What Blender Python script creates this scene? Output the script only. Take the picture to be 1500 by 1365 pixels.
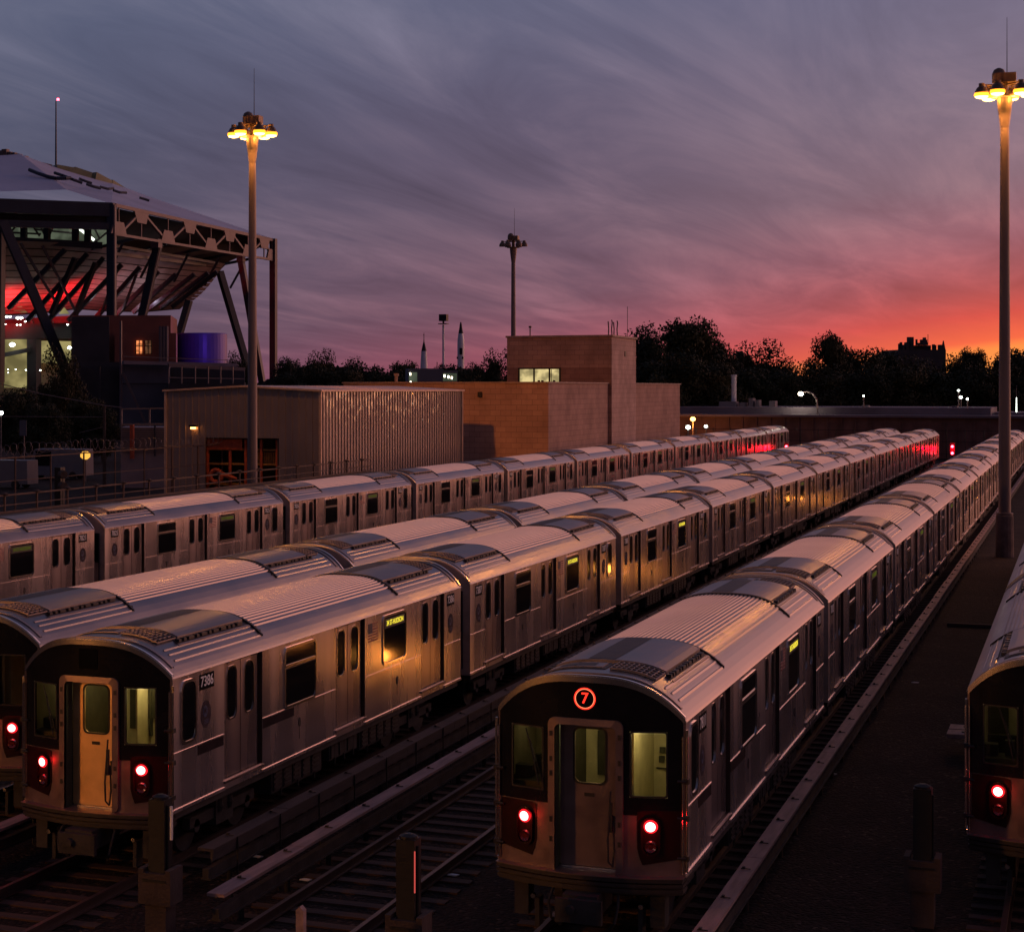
import bpy, math, random
from mathutils import Vector, Matrix
R = math.radians
sc = bpy.context.scene
for o in list(bpy.data.objects): bpy.data.objects.remove(o)
COL = sc.collection
rnd = random.Random(7)

# ------------------------------------------------------------------ camera
YAW = R(22.8); FP = 2800.0; CX, CY = 410.0, 570.0; CAMZ = 7.56
SN, CS = math.sin(YAW), math.cos(YAW)
cd = bpy.data.cameras.new('camera'); cam = bpy.data.objects.new('camera', cd); COL.objects.link(cam)
cam.location = (0, 0, CAMZ); cam.rotation_euler = (R(90), 0, YAW)
cd.sensor_width = 36; cd.lens = FP/1500*36
cd.shift_x = (750-CX)/1500; cd.shift_y = -(682.5-CY)/1500
cd.clip_start = 0.5; cd.clip_end = 9000
sc.camera = cam
def P(px, py, D):
    """real place of a point seen at photo pixel px,py standing D metres away"""
    a = (px-CX)/FP*D
    return Vector((-SN*D+CS*a, CS*D+SN*a, CAMZ-(py-CY)/FP*D))

# ------------------------------------------------------------------ world, exposure
sc.view_settings.view_transform = 'Standard'; sc.view_settings.look = 'None'
sc.view_settings.exposure = 0.0; sc.view_settings.gamma = 1.0
def lin(c):
    return tuple(((v/255)/12.92 if v/255 <= 0.04045 else ((v/255+0.055)/1.055)**2.4) for v in c)+(1.0,)
SUN_AZ, SUN_EL = 16.0, 1.5
w = bpy.data.worlds.new('World'); sc.world = w; w.use_nodes = True
nt = w.node_tree; nt.nodes.clear()
class N:
    def __init__(s, t): s.t = t
    def new(s, ty, **k):
        n = s.t.nodes.new(ty)
        for a, b in k.items(): setattr(n, a, b)
        return n
    def inp(s, sock, v):
        if isinstance(v, (int, float, tuple)): sock.default_value = v
        else: s.t.links.new(v, sock)
    def math(s, op, a, b=0.0, c=None, clamp=False):
        n = s.new('ShaderNodeMath', operation=op, use_clamp=clamp)
        s.inp(n.inputs[0], a); s.inp(n.inputs[1], b)
        if c is not None: s.inp(n.inputs[2], c)
        return n.outputs[0]
    def ramp(s, fac, pts, interp='LINEAR'):
        n = s.new('ShaderNodeValToRGB'); cr = n.color_ramp; cr.interpolation = interp
        while len(cr.elements) < len(pts): cr.elements.new(0.5)
        for e, (p, c) in zip(cr.elements, pts): e.position = p; e.color = c
        s.inp(n.inputs[0], fac); return n.outputs[0]
    def mix(s, f, a, b, mode='MIX'):
        n = s.new('ShaderNodeMix', data_type='RGBA', blend_type=mode)
        s.inp(n.inputs[0], f); s.inp(n.inputs[6], a); s.inp(n.inputs[7], b); return n.outputs[2]
    def maprange(s, v, a, b, c=0.0, d=1.0, smooth=True):
        n = s.new('ShaderNodeMapRange', interpolation_type='SMOOTHSTEP' if smooth else 'LINEAR')
        s.inp(n.inputs[0], v); s.inp(n.inputs[1], a); s.inp(n.inputs[2], b); s.inp(n.inputs[3], c); s.inp(n.inputs[4], d)
        return n.outputs[0]
g = N(nt)
tc = g.new('ShaderNodeTexCoord'); sep = g.new('ShaderNodeSeparateXYZ'); nt.links.new(tc.outputs['Generated'], sep.inputs[0])
X, Y, Z = sep.outputs
hor = g.math('SQRT', g.math('ADD', g.math('MULTIPLY', X, X), g.math('MULTIPLY', Y, Y)))
Zp = g.math('MAXIMUM', Z, 0.0)
e = g.math('DIVIDE', Zp, g.math('MAXIMUM', hor, 0.001))
az = g.math('ARCTAN2', X, Y)
azc = g.math('MINIMUM', g.math('MAXIMUM', az, -0.9), 0.25)
eeff = g.math('MAXIMUM', g.math('SUBTRACT', e, g.math('MULTIPLY', g.math('ADD', azc, 0.026), 0.105)), 0.0)
# clouds: noise laid on a cloud plane so that the streaks gather towards the horizon
pz = g.math('ADD', Zp, 0.05)
comb = g.new('ShaderNodeCombineXYZ')
nt.links.new(g.math('DIVIDE', X, pz), comb.inputs[0]); nt.links.new(g.math('DIVIDE', Y, pz), comb.inputs[1])
def cloud(rot, scale, nscale, det, dist, rough=0.55):
    mp = g.new('ShaderNodeMapping'); nt.links.new(comb.outputs[0], mp.inputs[0])
    mp.inputs['Rotation'].default_value = (0, 0, R(rot)); mp.inputs['Scale'].default_value = scale
    nz = g.new('ShaderNodeTexNoise'); nt.links.new(mp.outputs[0], nz.inputs['Vector'])
    nz.inputs['Scale'].default_value = nscale; nz.inputs['Detail'].default_value = det
    nz.inputs['Roughness'].default_value = rough; nz.inputs['Distortion'].default_value = dist
    return nz.outputs[0]
c1 = cloud(-38, (1.0, 0.22, 1), 0.9, 5, 0.35)
c2 = cloud(-48, (1.0, 0.20, 1), 1.9, 9, 0.9, 0.62)
c3 = cloud(10, (0.7, 0.5, 1), 0.55, 3, 0.2)
t = g.math('DIVIDE', eeff, g.math('ADD', eeff, 0.2))
cmix = g.math('ADD', g.math('ADD', g.math('MULTIPLY', c1, 0.36), g.math('MULTIPLY', c2, 0.34)), g.math('MULTIPLY', c3, 0.30))
# the clouds wobble the colour bands a little
t = g.math('MAXIMUM', g.math('ADD', t, g.math('MULTIPLY', g.math('SUBTRACT', cmix, 0.5), g.maprange(t, 0.1, 0.35, 0.02, 0.16))), 0.0)
L = lambda *a: lin(a)
left = g.ramp(t, [(0.0, L(104,74,100)), (0.15, L(102,74,98)), (0.27, L(92,78,97)), (0.36, L(85,79,100)), (0.46, L(80,81,103)), (0.56, L(90,95,119)), (1, L(62,64,92))])
mid = g.ramp(t, [(0.0, L(222,84,80)), (0.10, L(190,76,84)), (0.17, L(146,78,94)), (0.26, L(118,83,100)), (0.37, L(104,86,105)), (0.46, L(99,90,112)), (0.56, L(104,106,130)), (1, L(62,64,92))])
right = g.ramp(t, [(0.0, L(255,170,84)), (0.098, L(250,140,70)), (0.114, L(238,100,68)), (0.16, L(212,78,72)), (0.20, L(184,82,86)), (0.27, L(162,98,110)), (0.34, L(143,110,122)), (0.42, L(130,112,128)), (0.5, L(120,112,134)), (0.6, L(120,116,148)), (1, L(62,64,92))])
back = g.ramp(t, [(0.0, L(26,22,34)), (0.3, L(34,33,48)), (1, L(62,64,92))])
f1 = g.maprange(az, R(-33), R(-15)); f2 = g.maprange(az, R(-16), R(-1))
sky = g.mix(f2, g.mix(f1, left, mid), right)
# behind the camera the dusk sky is dimmer and bluer
faraz = g.math('ABSOLUTE', g.math('SUBTRACT', az, R(SUN_AZ)))
sky = g.mix(g.maprange(faraz, R(75), R(150)), sky, back)
# brightest round the place where the sun went down, right of the frame
glow = g.math('MULTIPLY', g.maprange(faraz, R(4), R(85), 1.0, 0.0), g.maprange(e, 0.0, 0.9, 1.0, 0.0))
glow = g.math('MULTIPLY', glow, g.maprange(az, R(-2), R(30)))
sky = g.mix(glow, sky, (2.3, 0.95, 0.62, 1), 'ADD')
cl = g.ramp(g.maprange(cmix, 0.38, 0.62, 0.0, 1.0, False), [(0.0, (0.56,0.60,0.68,1)), (0.42, (0.86,0.88,0.93,1)), (0.62, (1.10,1.06,1.05,1)), (1.0, (1.62,1.46,1.36,1))])
clm = g.mix(g.maprange(t, 0.08, 0.26), (1, 1, 1, 1), cl)
sky = g.mix(1.0, sky, clm, 'MULTIPLY')
nish = g.new('ShaderNodeTexSky', sky_type='NISHITA'); nish.sun_disc = False
nish.sun_elevation = R(SUN_EL); nish.sun_rotation = R(SUN_AZ)
bgn = g.new('ShaderNodeBackground'); nt.links.new(nish.outputs[0], bgn.inputs[0]); bgn.inputs[1].default_value = 0.004
bg = g.new('ShaderNodeBackground'); nt.links.new(sky, bg.inputs[0]); bg.inputs[1].default_value = 1.07
ad = g.new('ShaderNodeAddShader'); nt.links.new(bg.outputs[0], ad.inputs[0]); nt.links.new(bgn.outputs[0], ad.inputs[1])
wo = g.new('ShaderNodeOutputWorld'); nt.links.new(ad.outputs[0], wo.inputs[0])
w.cycles.sampling_method = 'MANUAL'; w.cycles.sample_map_resolution = 512

# afterglow of the sun that has just set: weak, broad and warm
sl = bpy.data.lights.new('afterglow_sun', 'SUN'); so = bpy.data.objects.new('afterglow_sun', sl); COL.objects.link(so)
sl.energy = 0.20; sl.angle = R(25); sl.color = (1.0, 0.50, 0.36)
SD = R(52)
so.rotation_euler = (R(90-7), 0, math.pi-SD)

# ------------------------------------------------------------------ helpers
def tag(o, label=None, cat=None, group=None, kind=None):
    if label: o['label'] = label
    if cat: o['category'] = cat
    if group: o['group'] = group
    if kind: o['kind'] = kind
    return o
def empty(name, loc=(0,0,0), label=None, cat=None, group=None, rz=0.0):
    o = bpy.data.objects.new(name, None); COL.objects.link(o); o.location = loc; o.rotation_euler = (0,0,rz)
    o.empty_display_size = 0.3
    return tag(o, label, cat, group)
def put(name, me, parent=None, loc=(0,0,0), rz=0.0):
    o = bpy.data.objects.new(name, me); COL.objects.link(o); o.location = loc; o.rotation_euler = (0,0,rz)
    if parent: o.parent = parent
    return o
class MB:
    def __init__(s): s.v = []; s.f = []; s.m = []; s.mats = []; s.cur = 0
    def mat(s, m):
        if m not in s.mats: s.mats.append(m)
        s.cur = s.mats.index(m); return s
    def face(s, *pts):
        i = len(s.v); s.v += [tuple(p) for p in pts]; s.f.append(tuple(range(i, i+len(pts)))); s.m.append(s.cur); return s
    def addf(s, vs, fs):
        i = len(s.v); s.v += [tuple(p) for p in vs]
        for f in fs: s.f.append(tuple(i+k for k in f)); s.m.append(s.cur)
        return s
    def box(s, x0, x1, y0, y1, z0, z1):
        vs = [(x0,y0,z0),(x1,y0,z0),(x1,y1,z0),(x0,y1,z0),(x0,y0,z1),(x1,y0,z1),(x1,y1,z1),(x0,y1,z1)]
        return s.addf(vs, [(0,3,2,1),(4,5,6,7),(0,1,5,4),(1,2,6,5),(2,3,7,6),(3,0,4,7)])
    def beam(s, p, q, wd, ht=None, up=(0,0,1)):
        ht = ht or wd; p = Vector(p); q = Vector(q); d = (q-p).normalized(); u = Vector(up)
        if abs(d.dot(u)) > 0.95: u = Vector((0,1,0)) if abs(d.y) < 0.9 else Vector((1,0,0))
        sd = d.cross(u).normalized(); u2 = sd.cross(d).normalized()
        vs = []
        for c in (p, q):
            for a, b in ((-1,-1),(1,-1),(1,1),(-1,1)): vs.append(c+sd*a*wd/2+u2*b*ht/2)
        return s.addf(vs, [(3,2,1,0),(4,5,6,7),(0,1,5,4),(1,2,6,5),(2,3,7,6),(3,0,4,7)])
    def tube(s, p, q, r0, r1=None, n=10, cap=True):
        r1 = r0 if r1 is None else r1; p = Vector(p); q = Vector(q); d = (q-p).normalized()
        u = Vector((0,0,1)) if abs(d.z) < 0.9 else Vector((1,0,0)); a = d.cross(u).normalized(); b = d.cross(a)
        vs = []
        for c, r in ((p, r0), (q, r1)):
            for k in range(n):
                th = 2*math.pi*k/n; vs.append(c+a*math.cos(th)*r+b*math.sin(th)*r)
        fs = [(k, (k+1) % n, n+(k+1) % n, n+k) for k in range(n)]
        if cap: fs += [tuple(reversed(range(n))), tuple(range(n, 2*n))]
        return s.addf(vs, fs)
    def path(s, pts, r, n=6):
        for a, b in zip(pts[:-1], pts[1:]): s.tube(a, b, r, r, n, True)
        return s
    def lathe(s, c, prof, n=16):
        cx, cy, cz = c; vs = []
        for r, z in prof:
            for k in range(n):
                th = 2*math.pi*k/n; vs.append((cx+r*math.cos(th), cy+r*math.sin(th), cz+z))
        fs = []
        for j in range(len(prof)-1):
            for k in range(n): fs.append((j*n+k, j*n+(k+1) % n, (j+1)*n+(k+1) % n, (j+1)*n+k))
        fs.append(tuple(reversed(range(n)))); fs.append(tuple(range((len(prof)-1)*n, len(prof)*n)))
        return s.addf(vs, fs)
    def prism(s, pts, axis_vec):
        n = len(pts); a = Vector(axis_vec); vs = [Vector(p) for p in pts]+[Vector(p)+a for p in pts]
        return s.addf(vs, [tuple(range(n)), tuple(reversed(range(n, 2*n)))]+[(k, n+k, n+(k+1) % n, (k+1) % n) for k in range(n)])
    def mesh(s, name, smooth=False):
        me = bpy.data.meshes.new(name); me.from_pydata(s.v, [], s.f)
        for m in s.mats: me.materials.append(m)
        me.polygons.foreach_set('material_index', s.m)
        if smooth: me.polygons.foreach_set('use_smooth', [True]*len(s.f))
        me.update(); return me
    def islands(s):
        par = list(range(len(s.v)))
        def find(a):
            while par[a] != a: par[a] = par[par[a]]; a = par[a]
            return a
        for f in s.f:
            for k in f[1:]: par[find(k)] = find(f[0])
        out = {}
        for f, mi in zip(s.f, s.m):
            k = find(f[0]); m = out.get(k)
            if m is None: m = out[k] = MB(); m.mats = list(s.mats); m.map = {}
            nf = []
            for i in f:
                if i not in m.map: m.map[i] = len(m.v); m.v.append(s.v[i])
                nf.append(m.map[i])
            m.f.append(tuple(nf)); m.m.append(mi)
        return list(out.values())
    def obj(s, name, parent=None, loc=(0,0,0), smooth=False): return put(name, s.mesh(name, smooth), parent, loc)

# ------------------------------------------------------------------ materials
def pmat(name, col, rough=0.6, metal=0.0, var=0.15, vscale=3.0, bump=0.0, bscale=20.0, stretch=(1,1,1), spec=0.5, rvar=0.0, dark=None, bdet=4, bmap=None):
    m = bpy.data.materials.new(name); m.use_nodes = True; q = N(m.node_tree); b = m.node_tree.nodes['Principled BSDF']
    tcn = q.new('ShaderNodeTexCoord'); mp = q.new('ShaderNodeMapping'); m.node_tree.links.new(tcn.outputs['Object'], mp.inputs[0])
    mp.inputs['Scale'].default_value = stretch
    nz = q.new('ShaderNodeTexNoise'); m.node_tree.links.new(mp.outputs[0], nz.inputs['Vector'])
    nz.inputs['Scale'].default_value = vscale; nz.inputs['Detail'].default_value = 6
    c = tuple(col)+(1,); lo = tuple(x*(1-var) for x in col)+(1,); hi = tuple(min(1, x*(1+var)) for x in col)+(1,)
    if dark: lo = tuple(dark)+(1,)
    out = q.ramp(nz.outputs[0], [(0.32, lo), (0.68, hi)])
    m.node_tree.links.new(out, b.inputs['Base Color'])
    b.inputs['Metallic'].default_value = metal; b.inputs['Specular IOR Level'].default_value = spec
    if rvar: m.node_tree.links.new(q.maprange(nz.outputs[0], 0.3, 0.7, max(0.02, rough-rvar), rough+rvar), b.inputs['Roughness'])
    else: b.inputs['Roughness'].default_value = rough
    if bump:
        n2 = q.new('ShaderNodeTexNoise'); m.node_tree.links.new(mp.outputs[0], n2.inputs['Vector']); n2.inputs['Scale'].default_value = bscale; n2.inputs['Detail'].default_value = bdet
        if bmap:
            mp2 = q.new('ShaderNodeMapping'); m.node_tree.links.new(tcn.outputs['Object'], mp2.inputs[0]); mp2.inputs['Scale'].default_value = bmap; m.node_tree.links.new(mp2.outputs[0], n2.inputs['Vector'])
        bp = q.new('ShaderNodeBump'); m.node_tree.links.new(n2.outputs[0], bp.inputs['Height']); bp.inputs['Strength'].default_value = bump; bp.inputs['Distance'].default_value = 0.03
        m.node_tree.links.new(bp.outputs[0], b.inputs['Normal'])
    return m
def emat(name, col, st, var=0.0):
    m = bpy.data.materials.new(name); m.use_nodes = True; m.node_tree.nodes.clear(); q = N(m.node_tree)
    em = q.new('ShaderNodeEmission'); em.inputs[0].default_value = tuple(col)+(1,); em.inputs[1].default_value = st
    o = q.new('ShaderNodeOutputMaterial'); m.node_tree.links.new(em.outputs[0], o.inputs[0])
    if var:
        tcn = q.new('ShaderNodeTexCoord'); nz = q.new('ShaderNodeTexNoise'); nz.inputs['Scale'].default_value = var
        m.node_tree.links.new(tcn.outputs['Object'], nz.inputs['Vector'])
        m.node_tree.links.new(q.maprange(nz.outputs[0], 0.35, 0.65, st*0.5, st*1.3), em.inputs[1])
    return m
def brick(name, c1, c2, mortar, scale, bw=0.4, bh=0.2):
    m = bpy.data.materials.new(name); m.use_nodes = True; q = N(m.node_tree); b = m.node_tree.nodes['Principled BSDF']; lk = m.node_tree.links
    geo = q.new('ShaderNodeNewGeometry'); tcn = q.new('ShaderNodeTexCoord'); sp = q.new('ShaderNodeSeparateXYZ'); lk.new(tcn.outputs['Object'], sp.inputs[0])
    sn = q.new('ShaderNodeSeparateXYZ'); lk.new(geo.outputs['True Normal'], sn.inputs[0])
    fx = q.math('GREATER_THAN', q.math('ABSOLUTE', sn.outputs[0]), 0.5)
    u = q.math('ADD', q.math('MULTIPLY', sp.outputs[0], q.math('SUBTRACT', 1.0, fx)), q.math('MULTIPLY', sp.outputs[1], fx))
    cb = q.new('ShaderNodeCombineXYZ'); lk.new(u, cb.inputs[0]); lk.new(sp.outputs[2], cb.inputs[1])
    br = q.new('ShaderNodeTexBrick'); lk.new(cb.outputs[0], br.inputs[0]); br.inputs['Scale'].default_value = scale
    br.inputs['Color1'].default_value = c1+(1,); br.inputs['Color2'].default_value = c2+(1,); br.inputs['Mortar'].default_value = mortar+(1,)
    br.inputs['Brick Width'].default_value = bw; br.inputs['Row Height'].default_value = bh; br.inputs['Mortar Size'].default_value = 0.014
    nz = q.new('ShaderNodeTexNoise'); lk.new(tcn.outputs['Object'], nz.inputs['Vector']); nz.inputs['Scale'].default_value = 0.6; nz.inputs['Detail'].default_value = 8
    o = q.mix(1.0, br.outputs[0], q.ramp(nz.outputs[0], [(0.3, (0.72,0.7,0.7,1)), (0.7, (1.1,1.1,1.1,1))]), 'MULTIPLY')
    lk.new(o, b.inputs['Base Color']); b.inputs['Roughness'].default_value = 0.85
    bp = q.new('ShaderNodeBump'); lk.new(br.outputs['Fac'], bp.inputs['Height']); bp.invert = True; bp.inputs['Strength'].default_value = 0.4; bp.inputs['Distance'].default_value = 0.02
    lk.new(bp.outputs[0], b.inputs['Normal'])
    return m
M = {}
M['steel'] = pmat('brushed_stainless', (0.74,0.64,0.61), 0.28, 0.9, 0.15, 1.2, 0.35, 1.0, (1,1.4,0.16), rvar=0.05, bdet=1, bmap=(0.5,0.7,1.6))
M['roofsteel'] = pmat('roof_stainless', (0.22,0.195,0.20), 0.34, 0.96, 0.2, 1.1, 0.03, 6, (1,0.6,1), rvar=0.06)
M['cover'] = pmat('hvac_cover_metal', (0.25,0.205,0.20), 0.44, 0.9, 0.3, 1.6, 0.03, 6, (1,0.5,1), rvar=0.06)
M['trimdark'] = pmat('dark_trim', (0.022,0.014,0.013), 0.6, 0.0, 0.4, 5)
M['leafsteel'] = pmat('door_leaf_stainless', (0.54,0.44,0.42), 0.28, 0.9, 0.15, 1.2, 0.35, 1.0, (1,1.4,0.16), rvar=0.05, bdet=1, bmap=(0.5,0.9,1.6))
M['jamb'] = pmat('brown_door_jamb', (0.05,0.024,0.020), 0.55, 0.2, 0.3, 4)
M['rubber'] = pmat('black_rubber', (0.012,0.011,0.011), 0.6, 0, 0.2, 6)
M['under'] = pmat('grimy_underframe', (0.03,0.025,0.023), 0.8, 0.1, 0.5, 2.5, 0.3, 14)
M['glass'] = pmat('dark_window_glass', (0.008,0.008,0.009), 0.08, 0, 0.2, 4, 0.02, 2, spec=0.5)
M['mask'] = pmat('black_gloss_mask', (0.008,0.008,0.010), 0.16, 0, 0.3, 3, 0.02, 3, spec=0.35)
M['frontsteel'] = pmat('painted_front_steel', (0.20,0.135,0.125), 0.42, 0.6, 0.12, 4, 0.05, 12, rvar=0.06)
M['doorsteel'] = pmat('lamp_tinted_door_steel', (0.66,0.42,0.22), 0.44, 0.95, 0.12, 3, 0.05, 9, rvar=0.05)  # golden lamp light on this end door is tinted into the base colour
M['redpanel'] = pmat('deep_red_panel', (0.016,0.0015,0.002), 0.3, 0, 0.3, 6, spec=0.4)
M['doorback'] = pmat('bulkhead_paint', (0.62,0.58,0.40), 0.6, 0, 0.12, 5)
M['cabdark'] = pmat('cab_dark_trim', (0.05,0.05,0.035), 0.6, 0, 0.3, 6)
M['tan'] = pmat('tan_end_paint', (0.34,0.25,0.21), 0.5, 0.3, 0.25, 2.5, 0.08, 14)
M['plate'] = pmat('black_number_plate', (0.006,0.006,0.006), 0.9, 0, 0.1, 5, spec=0.05)
M['white'] = pmat('white_lettering', (0.75,0.72,0.68), 0.6, 0, 0.05, 8)
M['emblem'] = pmat('grey_emblem_disc', (0.05,0.035,0.04), 0.8, 0.0, 0.25, 10, spec=0.1)
M['emblue'] = pmat('blue_emblem_core', (0.03,0.05,0.11), 0.4, 0, 0.2, 10)
M['flagred'] = pmat('flag_stripe', (0.20,0.03,0.035), 0.5, 0, 0.1, 8)
M['flagblue'] = pmat('flag_canton', (0.02,0.02,0.05), 0.5, 0, 0.1, 8)
M['stripe'] = pmat('dark_side_strip', (0.020,0.011,0.013), 0.85, 0.0, 0.4, 3, spec=0.1)  # thin dark strip under the belt moulding on either side of the first door
M['sticker'] = pmat('orange_sticker', (0.36,0.15,0.04), 0.6, 0, 0.2, 9)
M['chrome'] = pmat('bright_metal', (0.75,0.68,0.62), 0.22, 1.0, 0.08, 6)
M['leddim'] = emat('faint_destination_led', (0.75,0.85,0.10), 0.10)
M['led'] = emat('amber_destination_led', (1.0,0.80,0.06), 1.2)
M['redhot'] = emat('tail_lamp_core', (1.0,0.25,0.22), 9.0)
M['redrim'] = emat('tail_lamp_rim', (1.0,0.012,0.02), 1.6)
M['led7'] = emat('route_led', (1.0,0.03,0.015), 2.0)
M['led7c'] = emat('route_led_core', (1.0,0.22,0.10), 1.8)
M['deadlamp'] = pmat('unlit_lamp_lens', (0.08,0.02,0.02), 0.12, 0.3, 0.3, 30, spec=0.8)
M['cablight'] = emat('cab_ceiling_light', (1.0,0.85,0.45), 1.5)
M['sodium'] = emat('sodium_lamp_lens', (1.0,0.55,0.12), 12.0)
M['galv'] = pmat('galvanised_mast', (0.17,0.13,0.125), 0.5, 0.35, 0.18, 1.5, 0.08, 8, (1,1,0.2), rvar=0.1)
M['lamphouse'] = pmat('lamp_housing', (0.12,0.08,0.06), 0.5, 0.4, 0.2, 5)
M['concrete'] = pmat('grimy_concrete', (0.045,0.030,0.026), 0.9, 0, 0.35, 2.5, 0.4, 18)
M['mastbase'] = pmat('weathered_mast_base', (0.13,0.09,0.08), 0.85, 0, 0.35, 2.5, 0.4, 18)
M['sodrim'] = emat('amber_lamp_rim', (1.0,0.30,0.02), 3.5)
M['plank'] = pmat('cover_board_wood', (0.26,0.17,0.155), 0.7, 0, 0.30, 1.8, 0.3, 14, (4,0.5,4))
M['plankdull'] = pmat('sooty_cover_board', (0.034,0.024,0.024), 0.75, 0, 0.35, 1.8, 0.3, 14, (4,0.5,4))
M['railsteel'] = pmat('rusty_rail', (0.05,0.03,0.026), 0.5, 0.4, 0.35, 3, 0.2, 16, (1,0.3,1))
M['sleeper'] = pmat('creosoted_timber', (0.042,0.020,0.012), 0.85, 0, 0.5, 3, 0.5, 12, (0.4,3,3))
M['white_lamp'] = emat('white_lamp', (0.9,1.0,0.86), 12.0)
M['warm_lamp'] = emat('warm_white_lamp', (1.0,0.82,0.6), 14.0)
M['orange_lamp'] = emat('orange_lamp', (1.0,0.35,0.08), 10.0)
M['red_signal'] = emat('red_signal_lens', (1.0,0.04,0.07), 22.0)
M['rustrail'] = pmat('rusty_railing_steel', (0.07,0.04,0.03), 0.7, 0.2, 0.3, 3)
M['black_iron'] = pmat('black_iron', (0.012,0.011,0.012), 0.55, 0.3, 0.3, 5)
M['corr'] = pmat('ribbed_shed_cladding', (0.27,0.215,0.205), 0.42, 0.6, 0.08, 0.5, 0.0)
def add_coat(m, wt, ro, sc_, st, stretch):
    q = N(m.node_tree); b = m.node_tree.nodes['Principled BSDF']; lk = m.node_tree.links
    tcn = q.new('ShaderNodeTexCoord'); mp = q.new('ShaderNodeMapping'); lk.new(tcn.outputs['Object'], mp.inputs[0]); mp.inputs['Scale'].default_value = stretch
    nz = q.new('ShaderNodeTexNoise'); lk.new(mp.outputs[0], nz.inputs['Vector']); nz.inputs['Scale'].default_value = sc_; nz.inputs['Detail'].default_value = 1
    bp = q.new('ShaderNodeBump'); lk.new(nz.outputs[0], bp.inputs['Height']); bp.inputs['Strength'].default_value = st; bp.inputs['Distance'].default_value = 0.10
    b.inputs['Coat Weight'].default_value = wt; b.inputs['Coat Roughness'].default_value = ro; lk.new(bp.outputs[0], b.inputs['Coat Normal'])
add_coat(M['corr'], 1.0, 0.07, 3.0, 0.42, (1,1,0.35))
M['shedtrim'] = pmat('shed_trim', (0.45,0.32,0.26), 0.45, 0.3, 0.15, 2)
M['rustred'] = pmat('rust_red_paint', (0.34,0.06,0.02), 0.7, 0, 0.3, 4)
M['shelf'] = pmat('yellow_rack_steel', (0.32,0.15,0.03), 0.6, 0, 0.3, 5)
M['brick'] = brick('tan_block_masonry', (0.42,0.25,0.19), (0.36,0.21,0.16), (0.22,0.13,0.10), 1.0, 0.8, 0.4)
M['brickdark'] = brick('dark_block_masonry', (0.28,0.15,0.115), (0.24,0.125,0.10), (0.16,0.085,0.07), 1.0, 0.8, 0.4)
M['bricklt'] = brick('light_block_masonry', (0.50,0.33,0.27), (0.45,0.29,0.24), (0.3,0.2,0.16), 1.0, 0.8, 0.4)
M['coping'] = pmat('parapet_coping', (0.30,0.2,0.16), 0.7, 0, 0.2, 2)
M['litwin'] = emat('lit_office_window', (1.0,0.80,0.36), 0.62, 1.2)
M['bark'] = pmat('bark', (0.05,0.035,0.028), 0.9, 0, 0.3, 4, 0.3, 14)
def leafmat(name, c):
    m = bpy.data.materials.new(name); m.use_nodes = True; q = N(m.node_tree); b = m.node_tree.nodes['Principled BSDF']
    tcn = q.new('ShaderNodeTexCoord'); nz = q.new('ShaderNodeTexNoise'); m.node_tree.links.new(tcn.outputs['Object'], nz.inputs['Vector'])
    nz.inputs['Scale'].default_value = 0.45; nz.inputs['Detail'].default_value = 5
    m.node_tree.links.new(q.ramp(nz.outputs[0], [(0.3, tuple(x*0.5 for x in c)+(1,)), (0.7, tuple(x*1.4 for x in c)+(1,))]), b.inputs['Base Color'])
    b.inputs['Roughness'].default_value = 0.75; b.inputs['Specular IOR Level'].default_value = 0.15
    return m
M['leaf'] = leafmat('dark_foliage', (0.030,0.034,0.018))
M['leaf2'] = leafmat('olive_foliage', (0.045,0.042,0.020))
M['roofmem'] = pmat('stadium_membrane', (0.36,0.38,0.48), 0.6, 0, 0.12, 0.06, 0.05, 0.4)
M['navy'] = pmat('navy_steel', (0.022,0.026,0.042), 0.5, 0.3, 0.2, 0.3)
M['pinksteel'] = pmat('painted_truss_steel', (0.11,0.08,0.085), 0.55, 0.2, 0.15, 0.5)
M['bowl'] = pmat('seating_bowl_underside', (0.34,0.24,0.24), 0.7, 0, 0.2, 0.3)
M['oxide'] = pmat('oxide_red_cladding', (0.19,0.055,0.035), 0.7, 0, 0.15, 0.3)
M['slate'] = pmat('slate_cladding', (0.085,0.085,0.11), 0.7, 0, 0.2, 0.25, 0.1, 3)
M['slatedark'] = pmat('dark_cladding', (0.035,0.03,0.034), 0.8, 0, 0.3, 0.25)
M['drum'] = pmat('purple_drum_cladding', (0.07,0.04,0.30), 0.4, 0.2, 0.15, 0.4)
M['beige'] = pmat('beige_wall', (0.42,0.36,0.26), 0.8, 0, 0.15, 0.3)
M['litwall'] = emat('lit_concourse', (0.9,0.75,0.30), 0.30, 0.25)
M['litgreen'] = emat('lit_stand_opening', (0.55,0.66,0.45), 0.13, 0.35)
M['stripglow'] = emat('stadium_strip_light', (0.9,1.0,0.85), 2.5)
M['redlens'] = emat('red_uplight_lens', (1.0,0.02,0.02), 3.0)
M['pinkroof'] = pmat('weathered_roof_deck', (0.16,0.13,0.15), 0.8, 0, 0.2, 0.3)
M['fencewall'] = pmat('rust_brown_wall', (0.12,0.065,0.055), 0.85, 0, 0.35, 0.6, 0.2, 5)
M['rocketwhite'] = pmat('rocket_white', (0.6,0.6,0.64), 0.4, 0.1, 0.08, 0.5)
M['siding'] = pmat('mauve_siding', (0.20,0.15,0.16), 0.7, 0, 0.15, 1)
M['carwhite'] = pmat('white_vehicle_paint', (0.13,0.125,0.145), 0.4, 0.0, 0.08, 2)
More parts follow.
